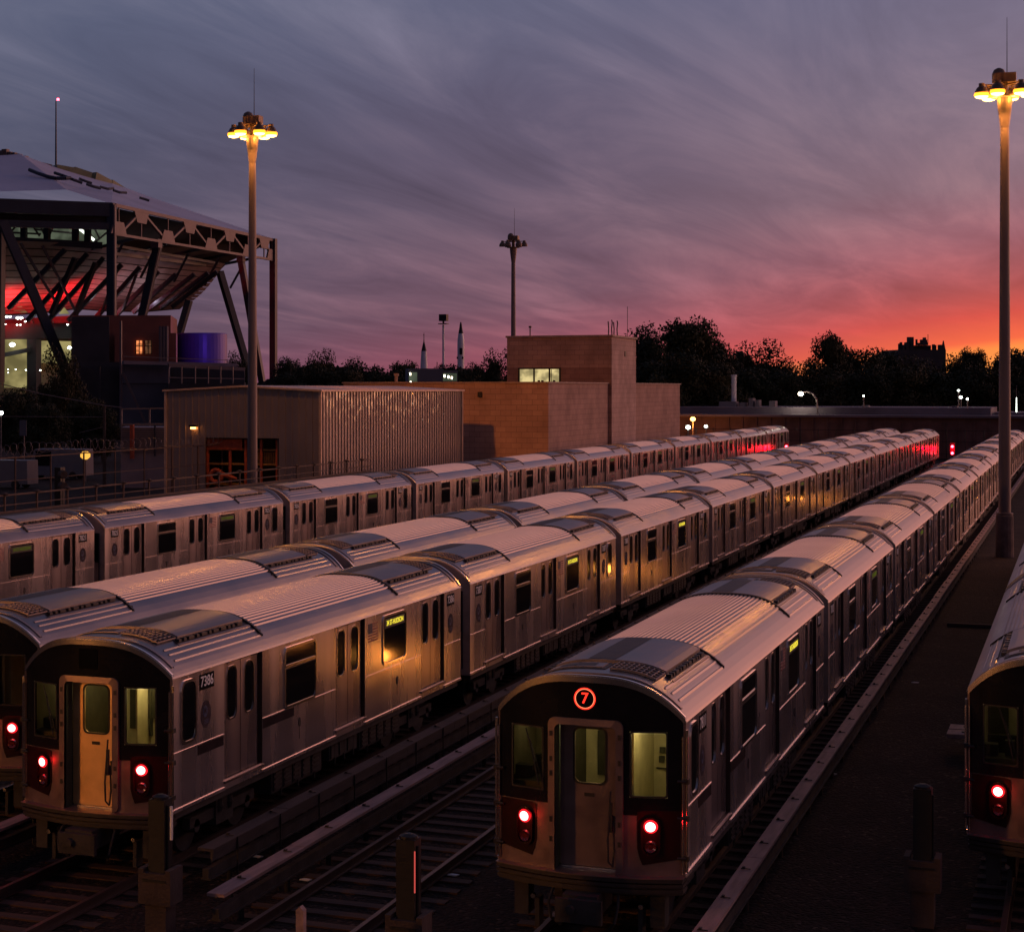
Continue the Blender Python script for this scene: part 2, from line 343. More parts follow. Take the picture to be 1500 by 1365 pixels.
def thin_glass():
    m = bpy.data.materials.new('clear_windshield'); m.use_nodes = True; q = N(m.node_tree); m.node_tree.nodes.clear(); lk = m.node_tree.links
    tr = q.new('ShaderNodeBsdfTransparent'); tr.inputs[0].default_value = (0.85,0.78,0.62,1)
    gl = q.new('ShaderNodeBsdfGlossy'); gl.inputs['Roughness'].default_value = 0.03
    fr = q.new('ShaderNodeFresnel'); fr.inputs[0].default_value = 1.45
    nz = q.new('ShaderNodeTexNoise'); nz.inputs['Scale'].default_value = 4.0
    mx = q.new('ShaderNodeMixShader'); lk.new(q.math('ADD', q.math('MULTIPLY', fr.outputs[0], 1.0), q.math('MULTIPLY', nz.outputs[0], 0.03)), mx.inputs[0])
    lk.new(tr.outputs[0], mx.inputs[1]); lk.new(gl.outputs[0], mx.inputs[2])
    o = q.new('ShaderNodeOutputMaterial'); lk.new(mx.outputs[0], o.inputs[0]); return m
M['clear'] = thin_glass()
def ground_mat():
    m = bpy.data.materials.new('dark_ballast'); m.use_nodes = True; q = N(m.node_tree); b = m.node_tree.nodes['Principled BSDF']; lk = m.node_tree.links
    tcn = q.new('ShaderNodeTexCoord')
    vo = q.new('ShaderNodeTexVoronoi'); lk.new(tcn.outputs['Object'], vo.inputs['Vector']); vo.inputs['Scale'].default_value = 16.0
    nz = q.new('ShaderNodeTexNoise'); lk.new(tcn.outputs['Object'], nz.inputs['Vector']); nz.inputs['Scale'].default_value = 0.5; nz.inputs['Detail'].default_value = 8
    sv = q.new('ShaderNodeSeparateColor'); lk.new(vo.outputs['Color'], sv.inputs[0])
    c = q.ramp(sv.outputs[0], [(0.0, (0.006,0.004,0.003,1)), (0.75, (0.018,0.011,0.008,1)), (0.96, (0.035,0.023,0.018,1)), (1.0, (0.10,0.07,0.06,1))])
    c = q.mix(1.0, c, q.ramp(nz.outputs[0], [(0.35, (0.45,0.42,0.4,1)), (0.65, (1.15,1.05,1.0,1))]), 'MULTIPLY')
    lk.new(c, b.inputs['Base Color']); b.inputs['Roughness'].default_value = 0.9; b.inputs['Specular IOR Level'].default_value = 0.2
    bp = q.new('ShaderNodeBump'); lk.new(vo.outputs['Distance'], bp.inputs['Height']); bp.invert = True; bp.inputs['Strength'].default_value = 0.8; bp.inputs['Distance'].default_value = 0.05
    lk.new(bp.outputs[0], b.inputs['Normal']); return m
M['ground'] = ground_mat()

# ------------------------------------------------------------------ ground and tracks
GZ = -0.185
m = MB().mat(M['ground']); m.face((-2500,-300,GZ), (2500,-300,GZ), (2500,4500,GZ), (-2500,4500,GZ))
tag(m.obj('ground'), kind='structure')

def rail_profile(mb, x, y0, y1):
    mb.box(x-0.065, x+0.065, y0, y1, -0.155, -0.135); mb.box(x-0.012, x+0.012, y0, y1, -0.135, -0.04); mb.box(x-0.036, x+0.036, y0, y1, -0.04, 0.0)
def track(x, y0, y1, label, ties_from, ties_n, group='parallel yard tracks'):
    t = empty('railway_track', (x, y0, 0), label, 'railway track', group)
    for s in (-1, 1):
        mb = MB().mat(M['railsteel']); rail_profile(mb, s*0.7525, 0, y1-y0); mb.obj('rail', t)
    tm = MB().mat(M['sleeper']).box(-1.27, 1.27, -0.115, 0.115, -0.30, -0.157).mesh('sleeper')
    rr = random.Random(int(x*10))
    for k in range(ties_n):
        o = put('sleeper', tm, t, (rr.uniform(-.05,.05), ties_from-y0+k*0.62+rr.uniform(-.03,.03), rr.uniform(-.008,.004)), rr.uniform(-.02,.02))
    k = ties_n; mb = MB().mat(M['sleeper'])
    while ties_from+k*0.62 < y1:
        y = ties_from-y0+k*0.62; mb.box(-1.27, 1.27, y-0.115, y+0.115, -0.30, -0.157); k += 1
    tag(mb.obj('sleeper', t), kind='stuff')
    return t
track(-10.15, 8, 215, 'empty railway track with brown wooden sleepers between the two front trains', 17, 90)
track(-14.38, 8, 205, 'railway track running under the train numbered 7386', 20, 12)
track(-6.28, 8, 205, 'railway track running under the train with the red ring sign', 17, 16)
track(-18.15, 8, 205, 'railway track running under the train at the left edge, behind the train numbered 7386', 24, 8)
track(-0.28, 8, 205, 'railway track running under the train cut off by the right edge', 18, 16)
track(-30.5, 30, 215, 'railway track running under the train nearest the metal shed', 36, 4)

def third_rail(x, y0, y1, label, z=0.42, wd=0.27, matl='plank', seg=3.05, side=-1, face=False):
    t = empty('third_rail', (x, y0, 0), label, 'third rail', 'covered third rails beside the tracks')
    Ln = y1-y0
    rr = random.Random(int(abs(x)*100))
    n = int(Ln/seg); mb = MB().mat(M[matl]); nb = min(int(Ln/1.75), 95)
    for k in range(n):
        jz = rr.uniform(-.003, .003); jx = rr.uniform(-.006, .006)
        mb.box(-wd/2+jx, wd/2+jx, k*seg+0.004, (k+1)*seg-0.004, z-0.045+jz, z+jz)
    mb.obj('cover_board', t)
    if face:
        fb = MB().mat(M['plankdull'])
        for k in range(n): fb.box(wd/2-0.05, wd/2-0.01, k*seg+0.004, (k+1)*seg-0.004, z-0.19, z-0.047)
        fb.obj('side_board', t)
    pr = MB().mat(M['under']); pr.box(-0.05, 0.05, 0, Ln, 0.06, 0.20); pr.box(-0.08, 0.08, 0, Ln, 0.03, 0.058); pr.obj('power_rail', t)
    bm = MB().mat(M['black_iron']); bm.box(-0.07, 0.07, -0.012, 0.012, z+0.008, z+0.02); bm.box(-0.05, -0.01, -0.03, 0.03, z+0.0205, z+0.045)
    sx = -1 if side < 0 else 1
    bm.box(sx*(wd/2-0.0)-0.008 if sx > 0 else -wd/2-0.02, (wd/2+0.012) if sx > 0 else -wd/2-0.005, -0.015, 0.015, GZ, z+0.006)
    bm.tube((0.0, 0, GZ), (0.0, 0, 0.05), 0.05, 0.04, 8)
    me = bm.mesh('bracket'); nb = min(int(Ln/1.75), 95)
    for k in range(nb): put('bracket', me, t, (0, 0.9+k*1.75, 0))
    return t
third_rail(-4.63, 17.5, 198, 'long plank covered third rail right of the train with the red ring sign', 0.42, 0.25, 'plank')
third_rail(-11.33, 24.6, 196, 'pale plank covered third rail beside the empty track', 0.42, 0.27, 'plank')
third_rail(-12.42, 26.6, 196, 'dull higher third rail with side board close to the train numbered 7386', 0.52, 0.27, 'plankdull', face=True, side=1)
third_rail(-16.35, 24.0, 90, 'third rail between the two leftmost front trains', 0.42, 0.27, 'plank')

# ------------------------------------------------------------------ subway cars
PITCH, CL, HW, ZB, ZG, ZT = 15.65, 14.95, 1.31, 0.95, 3.08, 3.62
def rz(x): return ZG+(ZT-ZG)*(1-min(1, abs(x)/HW)**3.0)
def bul(x, b=0.30): return b*(1-min(1, abs(x)/HW)**2)
def roof_profile(ridge, half=1.0):
    pts = [(-HW-0.02, ZG-0.03), (-HW, ZG+0.0), (-1.27, rz(1.27)), (-1.20, rz(1.20)), (-1.10, rz(1.10)), (-1.04, rz(1.04))]
    x = -1.0
    while x < 1.0-1e-6:
        if ridge:
            pts += [(x, rz(x)), (x+0.012, rz(x+0.012)+0.024), (x+0.036, rz(x+0.036)+0.024), (x+0.048, rz(x+0.048))]
            x += 0.0740741
        else:
            pts.append((x, rz(x))); x += 0.1
    pts += [(1.0, rz(1.0)), (1.04, rz(1.04)), (1.10, rz(1.10)), (1.20, rz(1.20)), (1.27, rz(1.27)), (HW, ZG), (HW+0.02, ZG-0.03)]
    return pts
def loft(mb, prof, ys, bend0=0.0, bend1=0.0):
    n = len(prof); vs = []
    for i, y in enumerate(ys):
        for (x, z) in prof:
            yy = y
            if i == 0 and bend0: yy = y-bul(x, bend0)
            if i == len(ys)-1 and bend1: yy = y+bul(x, bend1)
            vs.append((x, yy, z))
    fs = []
    for i in range(len(ys)-1):
        for k in range(n-1): fs.append((i*n+k, i*n+k+1, (i+1)*n+k+1, (i+1)*n+k))
    mb.addf(vs, fs)
SM0, SM1 = 3.9, CL-3.9
def make_roof(b0, b1):
    mb = MB().mat(M['roofsteel'])
    loft(mb, roof_profile(True), [SM0, SM1])
    smo = roof_profile(False)
    loft(mb, smo, [0, 0.4, SM0], b0, 0); loft(mb, smo, [SM1, CL-0.4, CL], 0, b1)
    # long seams on the smooth shoulders
    for sx in (-1, 1):
        for xx in (1.02, 1.12, 0.93):
            for a, b in ((0.45, SM0), (SM1, CL-0.45)):
                mb.face((sx*xx, a, rz(xx)+0.004), (sx*(xx+0.018), a, rz(xx+0.018)+0.016), (sx*(xx+0.018), b, rz(xx+0.018)+0.016), (sx*xx, b, rz(xx)+0.004))
                mb.face((sx*(xx+0.018), a, rz(xx+0.018)+0.016), (sx*(xx+0.036), a, rz(xx+0.036)+0.003), (sx*(xx+0.036), b, rz(xx+0.036)+0.003), (sx*(xx+0.018), b, rz(xx+0.018)+0.016))
    # arc lines: rims at the ends, dark seam with teeth where the ribs stop
    def arc(y, wd, ht, mt, bend=0.0, sgn=-1, lim=HW):
        mb.mat(mt); n = 26; pr = []
        for k in range(n+1):
            x = -lim+2*lim*k/n; pr.append((x, y+sgn*bul(x, bend), rz(x)))
        for a, b in zip(pr[:-1], pr[1:]):
            up = (0,0,ht)
            A0 = Vector(a)+Vector((0,-wd/2,0)); A1 = Vector(a)+Vector((0,wd/2,0)); B0 = Vector(b)+Vector((0,-wd/2,0)); B1 = Vector(b)+Vector((0,wd/2,0)); U = Vector(up); Dn = Vector((0,0,-0.02))
            mb.face(A0+U, B0+U, B1+U, A1+U); mb.face(A0+Dn, B0+Dn, B0+U, A0+U); mb.face(A1+U, B1+U, B1+Dn, A1+Dn)
    for yb, bb, sg in ((0.03, b0, -1), (CL-0.03, b1, 1)): arc(yb, 0.05, 0.035, M['chrome'], bb, sg)
    for yb, bb, sg in ((0.24, b0*0.6, -1), (CL-0.24, b1*0.6, 1)): arc(yb, 0.07, 0.022, M['cover'], bb, sg, 1.22)
    for yb in (SM0, SM1): arc(yb, 0.055, 0.040, M['rubber'], 0, 1, 1.16)
    mb.mat(M['rubber'])
    x = -1.0
    while x < 1.0:
        for yb, sg in ((SM0, -1), (SM1, 1)): mb.box(x+0.055, x+0.085, min(yb, yb-sg*0.10), max(yb, yb-sg*0.10), rz(x+.07)-0.01, rz(x+.07)+0.024)
        x += 0.08333
    me = mb.mesh('roof'); return me
def conform(mb, x0, x1, y0, y1, off, n=10, skirt=True):
    for k in range(n):
        a = x0+(x1-x0)*k/n; b = x0+(x1-x0)*(k+1)/n
        mb.face((a,y0,rz(a)+off), (b,y0,rz(b)+off), (b,y1,rz(b)+off), (a,y1,rz(a)+off))
        if skirt:
            mb.face((a,y0,rz(a)-.01), (b,y0,rz(b)-.01), (b,y0,rz(b)+off), (a,y0,rz(a)+off))
            mb.face((b,y1,rz(b)-.01), (a,y1,rz(a)-.01), (a,y1,rz(a)+off), (b,y1,rz(b)+off))
    if skirt:
        for xx in (x0, x1): mb.face((xx,y0,rz(xx)-.01), (xx,y1,rz(xx)-.01), (xx,y1,rz(xx)+off), (xx,y0,rz(xx)+off))
def make_cover():      # local: s measured from the car end (y=0) inwards
    mb = MB().mat(M['cover']); conform(mb, -0.80, 0.80, 1.25, SM0-0.06, 0.045, 16)
    mb.mat(M['trimdark']); conform(mb, -0.34, 0.06, 1.30, SM0-0.12, 0.050, 4, False)
    for sx in (-1, 1):   # the side slot and its teeth
        a, b = sorted((sx*0.82, sx*0.90)); conform(mb, a, b, 1.05, SM0-0.1, 0.010, 1)
        y = 1.1; rr = random.Random(3)
        mb.mat(M['cover'])
        a, b = sorted((sx*0.93, sx*0.955)); conform(mb, a, b, 1.0, SM0-0.1, 0.03, 1)
        mb.mat(M['trimdark'])
        while y < SM0-0.3:
            l = rr.choice((0.09, 0.09, 0.14, 0.2)); xa = sx*0.855
            mb.box(xa-0.03, xa+0.045, y, y+l, rz(xa), rz(xa)+0.05); y += l+rr.uniform(0.07, 0.13)
    return mb.mesh('hvac_cover')
def make_grille():
    mb = MB().mat(M['trimdark']); x0, x1, y0, y1 = 0.16, 0.80, 0.50, 1.16
    conform(mb, x0, x1, y0, y1, 0.010, 5)
    mb.mat(M['cover'])
    for k in range(10):
        x = x0+(x1-x0)*k/9; mb.beam((x, y0, rz(x)+0.03), (x, y1, rz(x)+0.03), 0.014, 0.02)
    for k in range(5):
        y = y0+(y1-y0)*k/4
        for j in range(5):
            a = x0+(x1-x0)*j/5; b = x0+(x1-x0)*(j+1)/5; mb.beam((a, y, rz(a)+0.032), (b, y, rz(b)+0.032), 0.016, 0.026)
    return mb.mesh('roof_grille')
def make_hatch():
    mb = MB().mat(M['trimdark']); conform(mb, -0.82, 0.08, 0.56, 1.12, 0.012, 6)
    mb.mat(M['cover'])
    conform(mb, -0.76, 0.02, 0.64, 1.04, 0.026, 6)
    mb.mat(M['trimdark']); conform(mb, -0.40, -0.36, 0.66, 1.02, 0.030, 1, False); conform(mb, -0.62, -0.10, 0.72, 0.96, 0.030, 4, False)
    return mb.mesh('roof_hatch')
def flip(me, name):    # mirror along the car for the other end
    c = me.copy(); c.transform(Matrix.Translation((0, CL, 0)) @ Matrix.Scale(-1, 4, (0,1,0))); c.flip_normals(); c.name = name; return c
DOORH = (1.12, 3.04)
LAY = {'F': dict(doors=[(1.97,3.53),(7.06,8.64),(12.13,13.70)], win=[(4.52,6.04)], sign=(9.68,11.13), flag=(8.84,9.42), plates=[(1.0,1.55),(13.92,14.46)], emb=[1.24, 14.19], cabw=(0.30,0.87)),
       'R': dict(doors=[(1.23,2.83),(6.28,7.84),(11.33,12.88)], win=[(3.82,5.26)], sign=(8.87,10.30), flag=(8.06,8.64), plates=[(0.44,0.96),(13.10,13.62)], emb=[0.70, 13.36], cabw=(13.80,14.40))}
def make_shell(kind):
    L_ = LAY[kind]; mb = MB().mat(M['steel'])
    for sx in (1, -1):
        xs = sx*HW; xi = sx*(HW-0.075)
        def q(y0, y1, z0, z1, xx=xs): mb.face((xx,y0,z0), (xx,y1,z0), (xx,y1,z1), (xx,y0,z1))
        edges = [0.0]
        for a, b in L_['doors']: edges += [a, b]
        edges.append(CL)
        for i in range(0, len(edges), 2):
            a, b = edges[i], edges[i+1]
            mb.mat(M['steel']); q(a, b, ZB, ZG)
            y0, y1 = sorted((xs, xs+sx*0.012)); mb.box(y0, y1, a+0.02, b-0.02, 1.862, 1.882)       # belt moulding
            y0, y1 = sorted((xs, xs+sx*0.02)); mb.box(y0, y1, a+0.005, b-0.005, ZB, ZB+0.05)
            y0, y1 = sorted((xs, xs+sx*0.005)); mb.mat(M['trimdark']); mb.box(y0, y1, a+0.0, a+0.012, ZB+0.06, ZG-0.04)
        for a, b in L_['doors']:
            mb.mat(M['steel']); q(a, b, ZB, DOORH[0]); q(a, b, DOORH[1], ZG)
            mb.mat(M['jamb'])
            mb.face((xs,a,DOORH[0]), (xi,a,DOORH[0]), (xi,a,DOORH[1]), (xs,a,DOORH[1])); mb.face((xs,b,DOORH[0]), (xi,b,DOORH[0]), (xi,b,DOORH[1]), (xs,b,DOORH[1]))
            mb.face((xs,a,DOORH[0]), (xs,b,DOORH[0]), (xi,b,DOORH[0]), (xi,a,DOORH[0])); mb.face((xs,a,DOORH[1]), (xs,b,DOORH[1]), (xi,b,DOORH[1]), (xi,a,DOORH[1]))
            q(a, b, DOORH[0], DOORH[1], xi)
            mb.mat(M['cover']); y0, y1 = sorted((xs, xs+sx*0.035)); mb.box(y0, y1, a-0.04, b+0.04, 1.06, 1.10)
    mb.mat(M['under']); mb.box(-HW+0.03, HW-0.03, 0.15, CL-0.15, ZB-0.12, ZB-0.003)
    # end walls
    def endwall(y, sg, b):
        n = 22
        for k in range(n):
            a0 = -HW+2*HW*k/n; a1 = -HW+2*HW*(k+1)/n
            mb.mat(M['tan']); mb.face((a0,y+sg*bul(a0,b),ZB), (a1,y+sg*bul(a1,b),ZB), (a1,y+sg*bul(a1,b),rz(a1)-0.01), (a0,y+sg*bul(a0,b),rz(a0)-0.01))
    if kind == 'R': endwall(0.0, -1, 0.10)
    endwall(CL, 1, 0.10)
    for (y, sg) in (((0.0, -1),) if kind == 'R' else ())+((CL, 1),):
        for x0, x1, z0, z1, mt, off in ((-1.12,-0.62,1.95,2.90,'glass',.012), (0.62,1.12,1.95,2.90,'glass',.012), (-0.44,0.44,1.02,3.02,'cover',.02), (-0.26,0.26,2.05,2.85,'glass',.03)):
            mb.mat(M[mt]); n = 6
            for k in range(n):
                a = x0+(x1-x0)*k/n; b = x0+(x1-x0)*(k+1)/n
                mb.face((a,y+sg*(bul(a,.1)+off),z0), (b,y+sg*(bul(b,.1)+off),z0), (b,y+sg*(bul(b,.1)+off),z1), (a,y+sg*(bul(a,.1)+off),z1))
        mb.mat(M['rubber'])
        for sx in (-1, 1):
            pts = [(sx*(0.75+0.1*math.cos(tt)), y+sg*(0.22+0.05*math.sin(tt)), 1.75-0.28*math.sin(tt)) for tt in [math.pi*k/6 for k in range(7)]]; mb.path(pts, 0.014, 5)
            mb.tube((sx*1.15, y+sg*0.08, 1.1), (sx*1.15, y+sg*0.08, 2.9), 0.02, n=6)
        mb.mat(M['under']); mb.box(-0.16, 0.16, min(y, y+sg*0.36), max(y, y+sg*0.36), 0.5, 0.85)
    return mb.mesh('subway_car')
def rrect(x0, x1, z0, z1, r, n=4):
    pts = []
    for cx, cz, a0 in ((x1-r, z0+r, -90), (x1-r, z1-r, 0), (x0+r, z1-r, 90), (x0+r, z0+r, 180)):
        for k in range(n+1):
            th = R(a0+90*k/n); pts.append((cx+r*math.cos(th), cz+r*math.sin(th)))
    return pts
def ring(mb, outer, inner, f0, f1):
    n = len(outer)
    for k in range(n):
        j = (k+1) % n; a, b, c, d = outer[k], outer[j], inner[j], inner[k]
        mb.face(f1(*a), f1(*b), f1(*c), f1(*d)); mb.face(f0(*a), f0(*b), f1(*b), f1(*a)); mb.face(f1(*d), f1(*c), f0(*c), f0(*d))
def make_window(y0, y1, z0, z1, r, transom=None, fr=0.045, split=False):
    mb = MB().mat(M['chrome']); W = y1-y0
    out = rrect(0, W, z0, z1, r); inn = rrect(fr, W-fr, z0+fr, z1-fr, max(0.02, r-fr*0.5))
    ring(mb, out, inn, lambda a, b: (0.0, a, b), lambda a, b: (0.022, a, b))
    mb.mat(M['glass']); mb.face(*[(0.007, a, b) for a, b in inn])
    if transom:
        mb.mat(M['chrome']); mb.box(0.008, 0.026, fr, W-fr, transom, transom+0.055)
        mb.mat(M['rubber']); mb.box(0.008, 0.016, fr, W-fr, transom-0.02, transom)
    return mb.mesh('window')
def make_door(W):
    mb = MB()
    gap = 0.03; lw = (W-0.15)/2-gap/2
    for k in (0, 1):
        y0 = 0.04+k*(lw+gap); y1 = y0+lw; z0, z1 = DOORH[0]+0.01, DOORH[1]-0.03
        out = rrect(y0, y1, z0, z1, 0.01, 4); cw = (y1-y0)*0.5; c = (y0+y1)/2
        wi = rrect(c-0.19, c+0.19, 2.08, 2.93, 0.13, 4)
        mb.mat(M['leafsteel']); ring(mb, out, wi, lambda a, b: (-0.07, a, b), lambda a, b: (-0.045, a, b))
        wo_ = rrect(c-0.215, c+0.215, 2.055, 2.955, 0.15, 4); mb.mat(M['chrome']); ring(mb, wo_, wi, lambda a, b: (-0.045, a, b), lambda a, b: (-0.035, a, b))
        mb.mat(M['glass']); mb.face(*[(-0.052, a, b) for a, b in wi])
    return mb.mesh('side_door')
def bake(body, size, mat, mtx, depth=0.002, align='CENTER'):
    cu = bpy.data.curves.new('t', 'FONT'); cu.body = body; cu.size = size; cu.extrude = depth; cu.align_x = align; cu.align_y = 'CENTER'; cu.offset = size*0.012
    ob = bpy.data.objects.new('t', cu); COL.objects.link(ob)
    dg = bpy.context.evaluated_depsgraph_get(); me = bpy.data.meshes.new_from_object(ob.evaluated_get(dg))
    bpy.data.objects.remove(ob); me.transform(mtx); me.materials.clear(); me.materials.append(mat); return me
SIDE = Matrix.Rotation(R(90), 4, 'Z') @ Matrix.Rotation(R(90), 4, 'X')
FRONT = Matrix.Rotation(R(90), 4, 'X')
def merge(mb, me, mt):
    i = len(mb.v); mb.mat(mt); mb.v += [tuple(v.co) for v in me.vertices]
    for p in me.polygons: mb.f.append(tuple(i+k for k in p.vertices)); mb.m.append(mb.cur)
def make_plate(num):
    mb = MB().mat(M['plate']); mb.box(0.0, 0.006, -0.265, 0.265, -0.125, 0.125)
    me = bake(num, 0.235, M['white'], Matrix.Translation((0.0085,0,0)) @ SIDE); merge(mb, me, M['white'])
    me2 = mb.mesh('number_plate'); return me2
def make_emblem():
    mb = MB().mat(M['emblem']); n = 24
    mb.prism([(0.0, 0.19*math.cos(2*math.pi*k/n), 0.22*math.sin(2*math.pi*k/n)) for k in range(n)], (0.006,0,0))
    mb.mat(M['emblue']); mb.prism([(0.007, -0.03+0.085*math.cos(2*math.pi*k/n), 0.05+0.095*math.sin(2*math.pi*k/n)) for k in range(n)], (0.003,0,0))
    me = bake('M', 0.13, M['white'], Matrix.Translation((0.012,-0.045,0.05)) @ SIDE, 0.001); merge(mb, me, M['emblem'])
    mb.mat(M['emblue'])
    for k in range(3): mb.box(0.007, 0.009, -0.07, 0.09, -0.10-k*0.025, -0.088-k*0.025)
    return mb.mesh('emblem')
def make_flag():
    mb = MB(); mb.mat(M['flagred'])
    for k in range(7):
        z = 2.90-k*0.056; y0 = 0.24 if k < 4 else 0.0
        mb.box(0.0, 0.004, y0, 0.56, z-0.028, z)
    mb.mat(M['flagblue']); mb.box(0.0, 0.005, 0.0, 0.24, 2.90-0.20, 2.90); return mb.mesh('flag_decal')
def make_sign(lit=True):
    mb = MB(); me = make_window(0, 1.45, 1.96, 2.97, 0.12)
    for p in me.polygons:
        mb.mat(me.materials[p.material_index]); mb.face(*[me.vertices[i].co for i in p.vertices])
    mb.mat(M['rubber']); mb.box(0.009, 0.013, 0.10, 1.35, 2.70, 2.89)
    me = bake('34 ST-HUDSON', 0.15, M['led' if lit else 'leddim'], Matrix.Translation((0.0165,0.73,2.795)) @ SIDE, 0.001); merge(mb, me, M['led' if lit else 'leddim'])
    return mb.mesh('sign_window')
def make_bogie():
    mb = MB().mat(M['under'])
    for sx in (-1, 1):
        for yy in (-1.02, 1.02):
            mb.tube((sx*0.68, yy, 0.43), (sx*0.80, yy, 0.43), 0.43, 0.43, 20); mb.tube((sx*0.80, yy, 0.43), (sx*1.02, yy, 0.43), 0.13, 0.11, 12)
        mb.box(sx*0.95-0.07, sx*0.95+0.07, -1.3, 1.3, 0.42, 0.60); mb.box(sx*0.95-0.1, sx*0.95+0.1, -0.35, 0.35, 0.3, 0.8)
        for yy in (-0.2, 0.2): mb.lathe((sx*1.0, yy, 0.5), [(0.09,0),(0.11,0.1),(0.09,0.2),(0.11,0.3)], 10)
    mb.box(-0.9, 0.9, -0.2, 0.2, 0.4, 0.72)
    for yy in (-1.02, 1.02): mb.tube((-0.8, yy, 0.43), (0.8, yy, 0.43), 0.08, n=10)
    return mb.mesh('bogie')
def make_box(l, h, kind):
    mb = MB().mat(M['under']); mb.box(-1.16, 1.16, 0, l, ZB-0.12-h, ZB-0.121)
    for sx in (-1, 1):
        for k in range(int(l/0.45)):
            y = 0.06+k*0.45; a, b = sorted((sx*1.16, sx*1.185)); mb.box(a, b, y, y+0.36, ZB-0.08-h, ZB-0.18)
            if kind:
                mb.mat(M['trimdark'])
                for j in range(4): a, b = sorted((sx*1.186, sx*1.20)); mb.box(a, b, y+0.03, y+0.33, ZB-0.06-h+j*0.09, ZB-0.02-h+j*0.09)
                mb.mat(M['under'])
        for k in range(3):
            a, b = sorted((sx*1.165, sx*1.19)); mb.box(a, b, l*(k+0.5)/3-0.015, l*(k+0.5)/3+0.015, ZB-0.2-h, ZB-0.122)
    return mb.mesh('equipment_box')
ME = {}
ME['shellF'], ME['shellR'] = make_shell('F'), make_shell('R')
ME['roofF'], ME['roofR'] = make_roof(0.30, 0.10), make_roof(0.10, 0.10)
ME['cover'] = make_cover(); ME['cover2'] = flip(ME['cover'], 'hvac_cover')
ME['grille'] = make_grille(); ME['grille2'] = flip(ME['grille'], 'roof_grille')
ME['hatch'] = make_hatch(); ME['hatch2'] = flip(ME['hatch'], 'roof_hatch')
ME['door'] = make_door(1.57); ME['win'] = make_window(0, 1.48, 1.88, 2.97, 0.12, 2.60); ME['cabwin'] = make_window(0, 0.57, 1.96, 2.97, 0.16)
ME['flag'] = make_flag(); ME['sign'] = make_sign(); ME['signdim'] = make_sign(False); ME['bogie'] = make_bogie(); ME['emb'] = make_emblem()
ME['boxa'] = make_box(2.4, 0.42, 1); ME['boxb'] = make_box(1.5, 0.34, 0)
mb = MB().mat(M['stripe']); mb.box(0, 0.005, 0, 1.0, 1.70, 1.855); ME['stripe'] = mb.mesh('dark_strip')
mb = MB().mat(M['trimdark']); mb.prism([(0.0, 0.05*math.cos(t_), 0.085*math.sin(t_)) for t_ in [2*math.pi*k/14 for k in range(14)]], (0.012,0,0)); mb.box(0.0, 0.003, -0.012, 0.012, -0.30, -0.085); ME['vent'] = mb.mesh('drain_vent')

# ---- cab front ------------------------------------------------------
def fpt(x, z, off=0.0): return (x, -(bul(x)+off), z)
def fgrid(mb, x0, x1, z0, z1, off=0.0, n=8):
    z0f = z0 if callable(z0) else (lambda x: z0); z1f = z1 if callable(z1) else (lambda x: z1)
    for k in range(n):
        a = x0+(x1-x0)*k/n; b = x0+(x1-x0)*(k+1)/n
        mb.face(fpt(a,z0f(a),off), fpt(b,z0f(b),off), fpt(b,z1f(b),off), fpt(a,z1f(a),off))
def fslab(mb, x0, x1, z0, z1, o0, o1, n=8):
    z0f = z0 if callable(z0) else (lambda x: z0); z1f = z1 if callable(z1) else (lambda x: z1)
    fgrid(mb, x0, x1, z0, z1, o1, n)
    for k in range(n):
        a = x0+(x1-x0)*k/n; b = x0+(x1-x0)*(k+1)/n
        mb.face(fpt(a,z1f(a),o1), fpt(b,z1f(b),o1), fpt(b,z1f(b),o0), fpt(a,z1f(a),o0)); mb.face(fpt(a,z0f(a),o0), fpt(b,z0f(b),o0), fpt(b,z0f(b),o1), fpt(a,z0f(a),o1))
    for x in (x0, x1): mb.face(fpt(x,z0f(x),o0), fpt(x,z1f(x),o0), fpt(x,z1f(x),o1), fpt(x,z0f(x),o1))
def make_mask():
    mb = MB().mat(M['mask']); top = lambda x: rz(x)-0.06
    fgrid(mb, -1.285, -1.09, 1.86, top, 0.004, 3); fgrid(mb, -1.09, -0.60, 2.90, top, 0.004); fgrid(mb, -1.09, -0.60, 1.86, 2.02, 0.004); fgrid(mb, -0.60, -0.47, 1.86, top, 0.004, 2)
    fgrid(mb, -0.47, 0.47, 3.03, top, 0.004, 10)
    fgrid(mb, 0.47, 0.60, 1.78, top, 0.004, 2); fgrid(mb, 0.60, 1.09, 2.92, top, 0.004); fgrid(mb, 0.60, 1.09, 1.78, 2.02, 0.004); fgrid(mb, 1.09, 1.285, 1.78, top, 0.004, 3)
    mb.mat(M['rubber'])
    for x0, x1 in ((-1.09,-0.60), (0.60,1.09)):
        out = rrect(x0, x1, 2.02, 2.90 if x0 < 0 else 2.92, 0.03); inn = rrect(x0+0.02, x1-0.02, 2.04, 2.88 if x0 < 0 else 2.90, 0.03)
        ring(mb, out, inn, lambda a, b: fpt(a,b,-0.05), lambda a, b: fpt(a,b,0.006))
    return mb.mesh('front_mask')
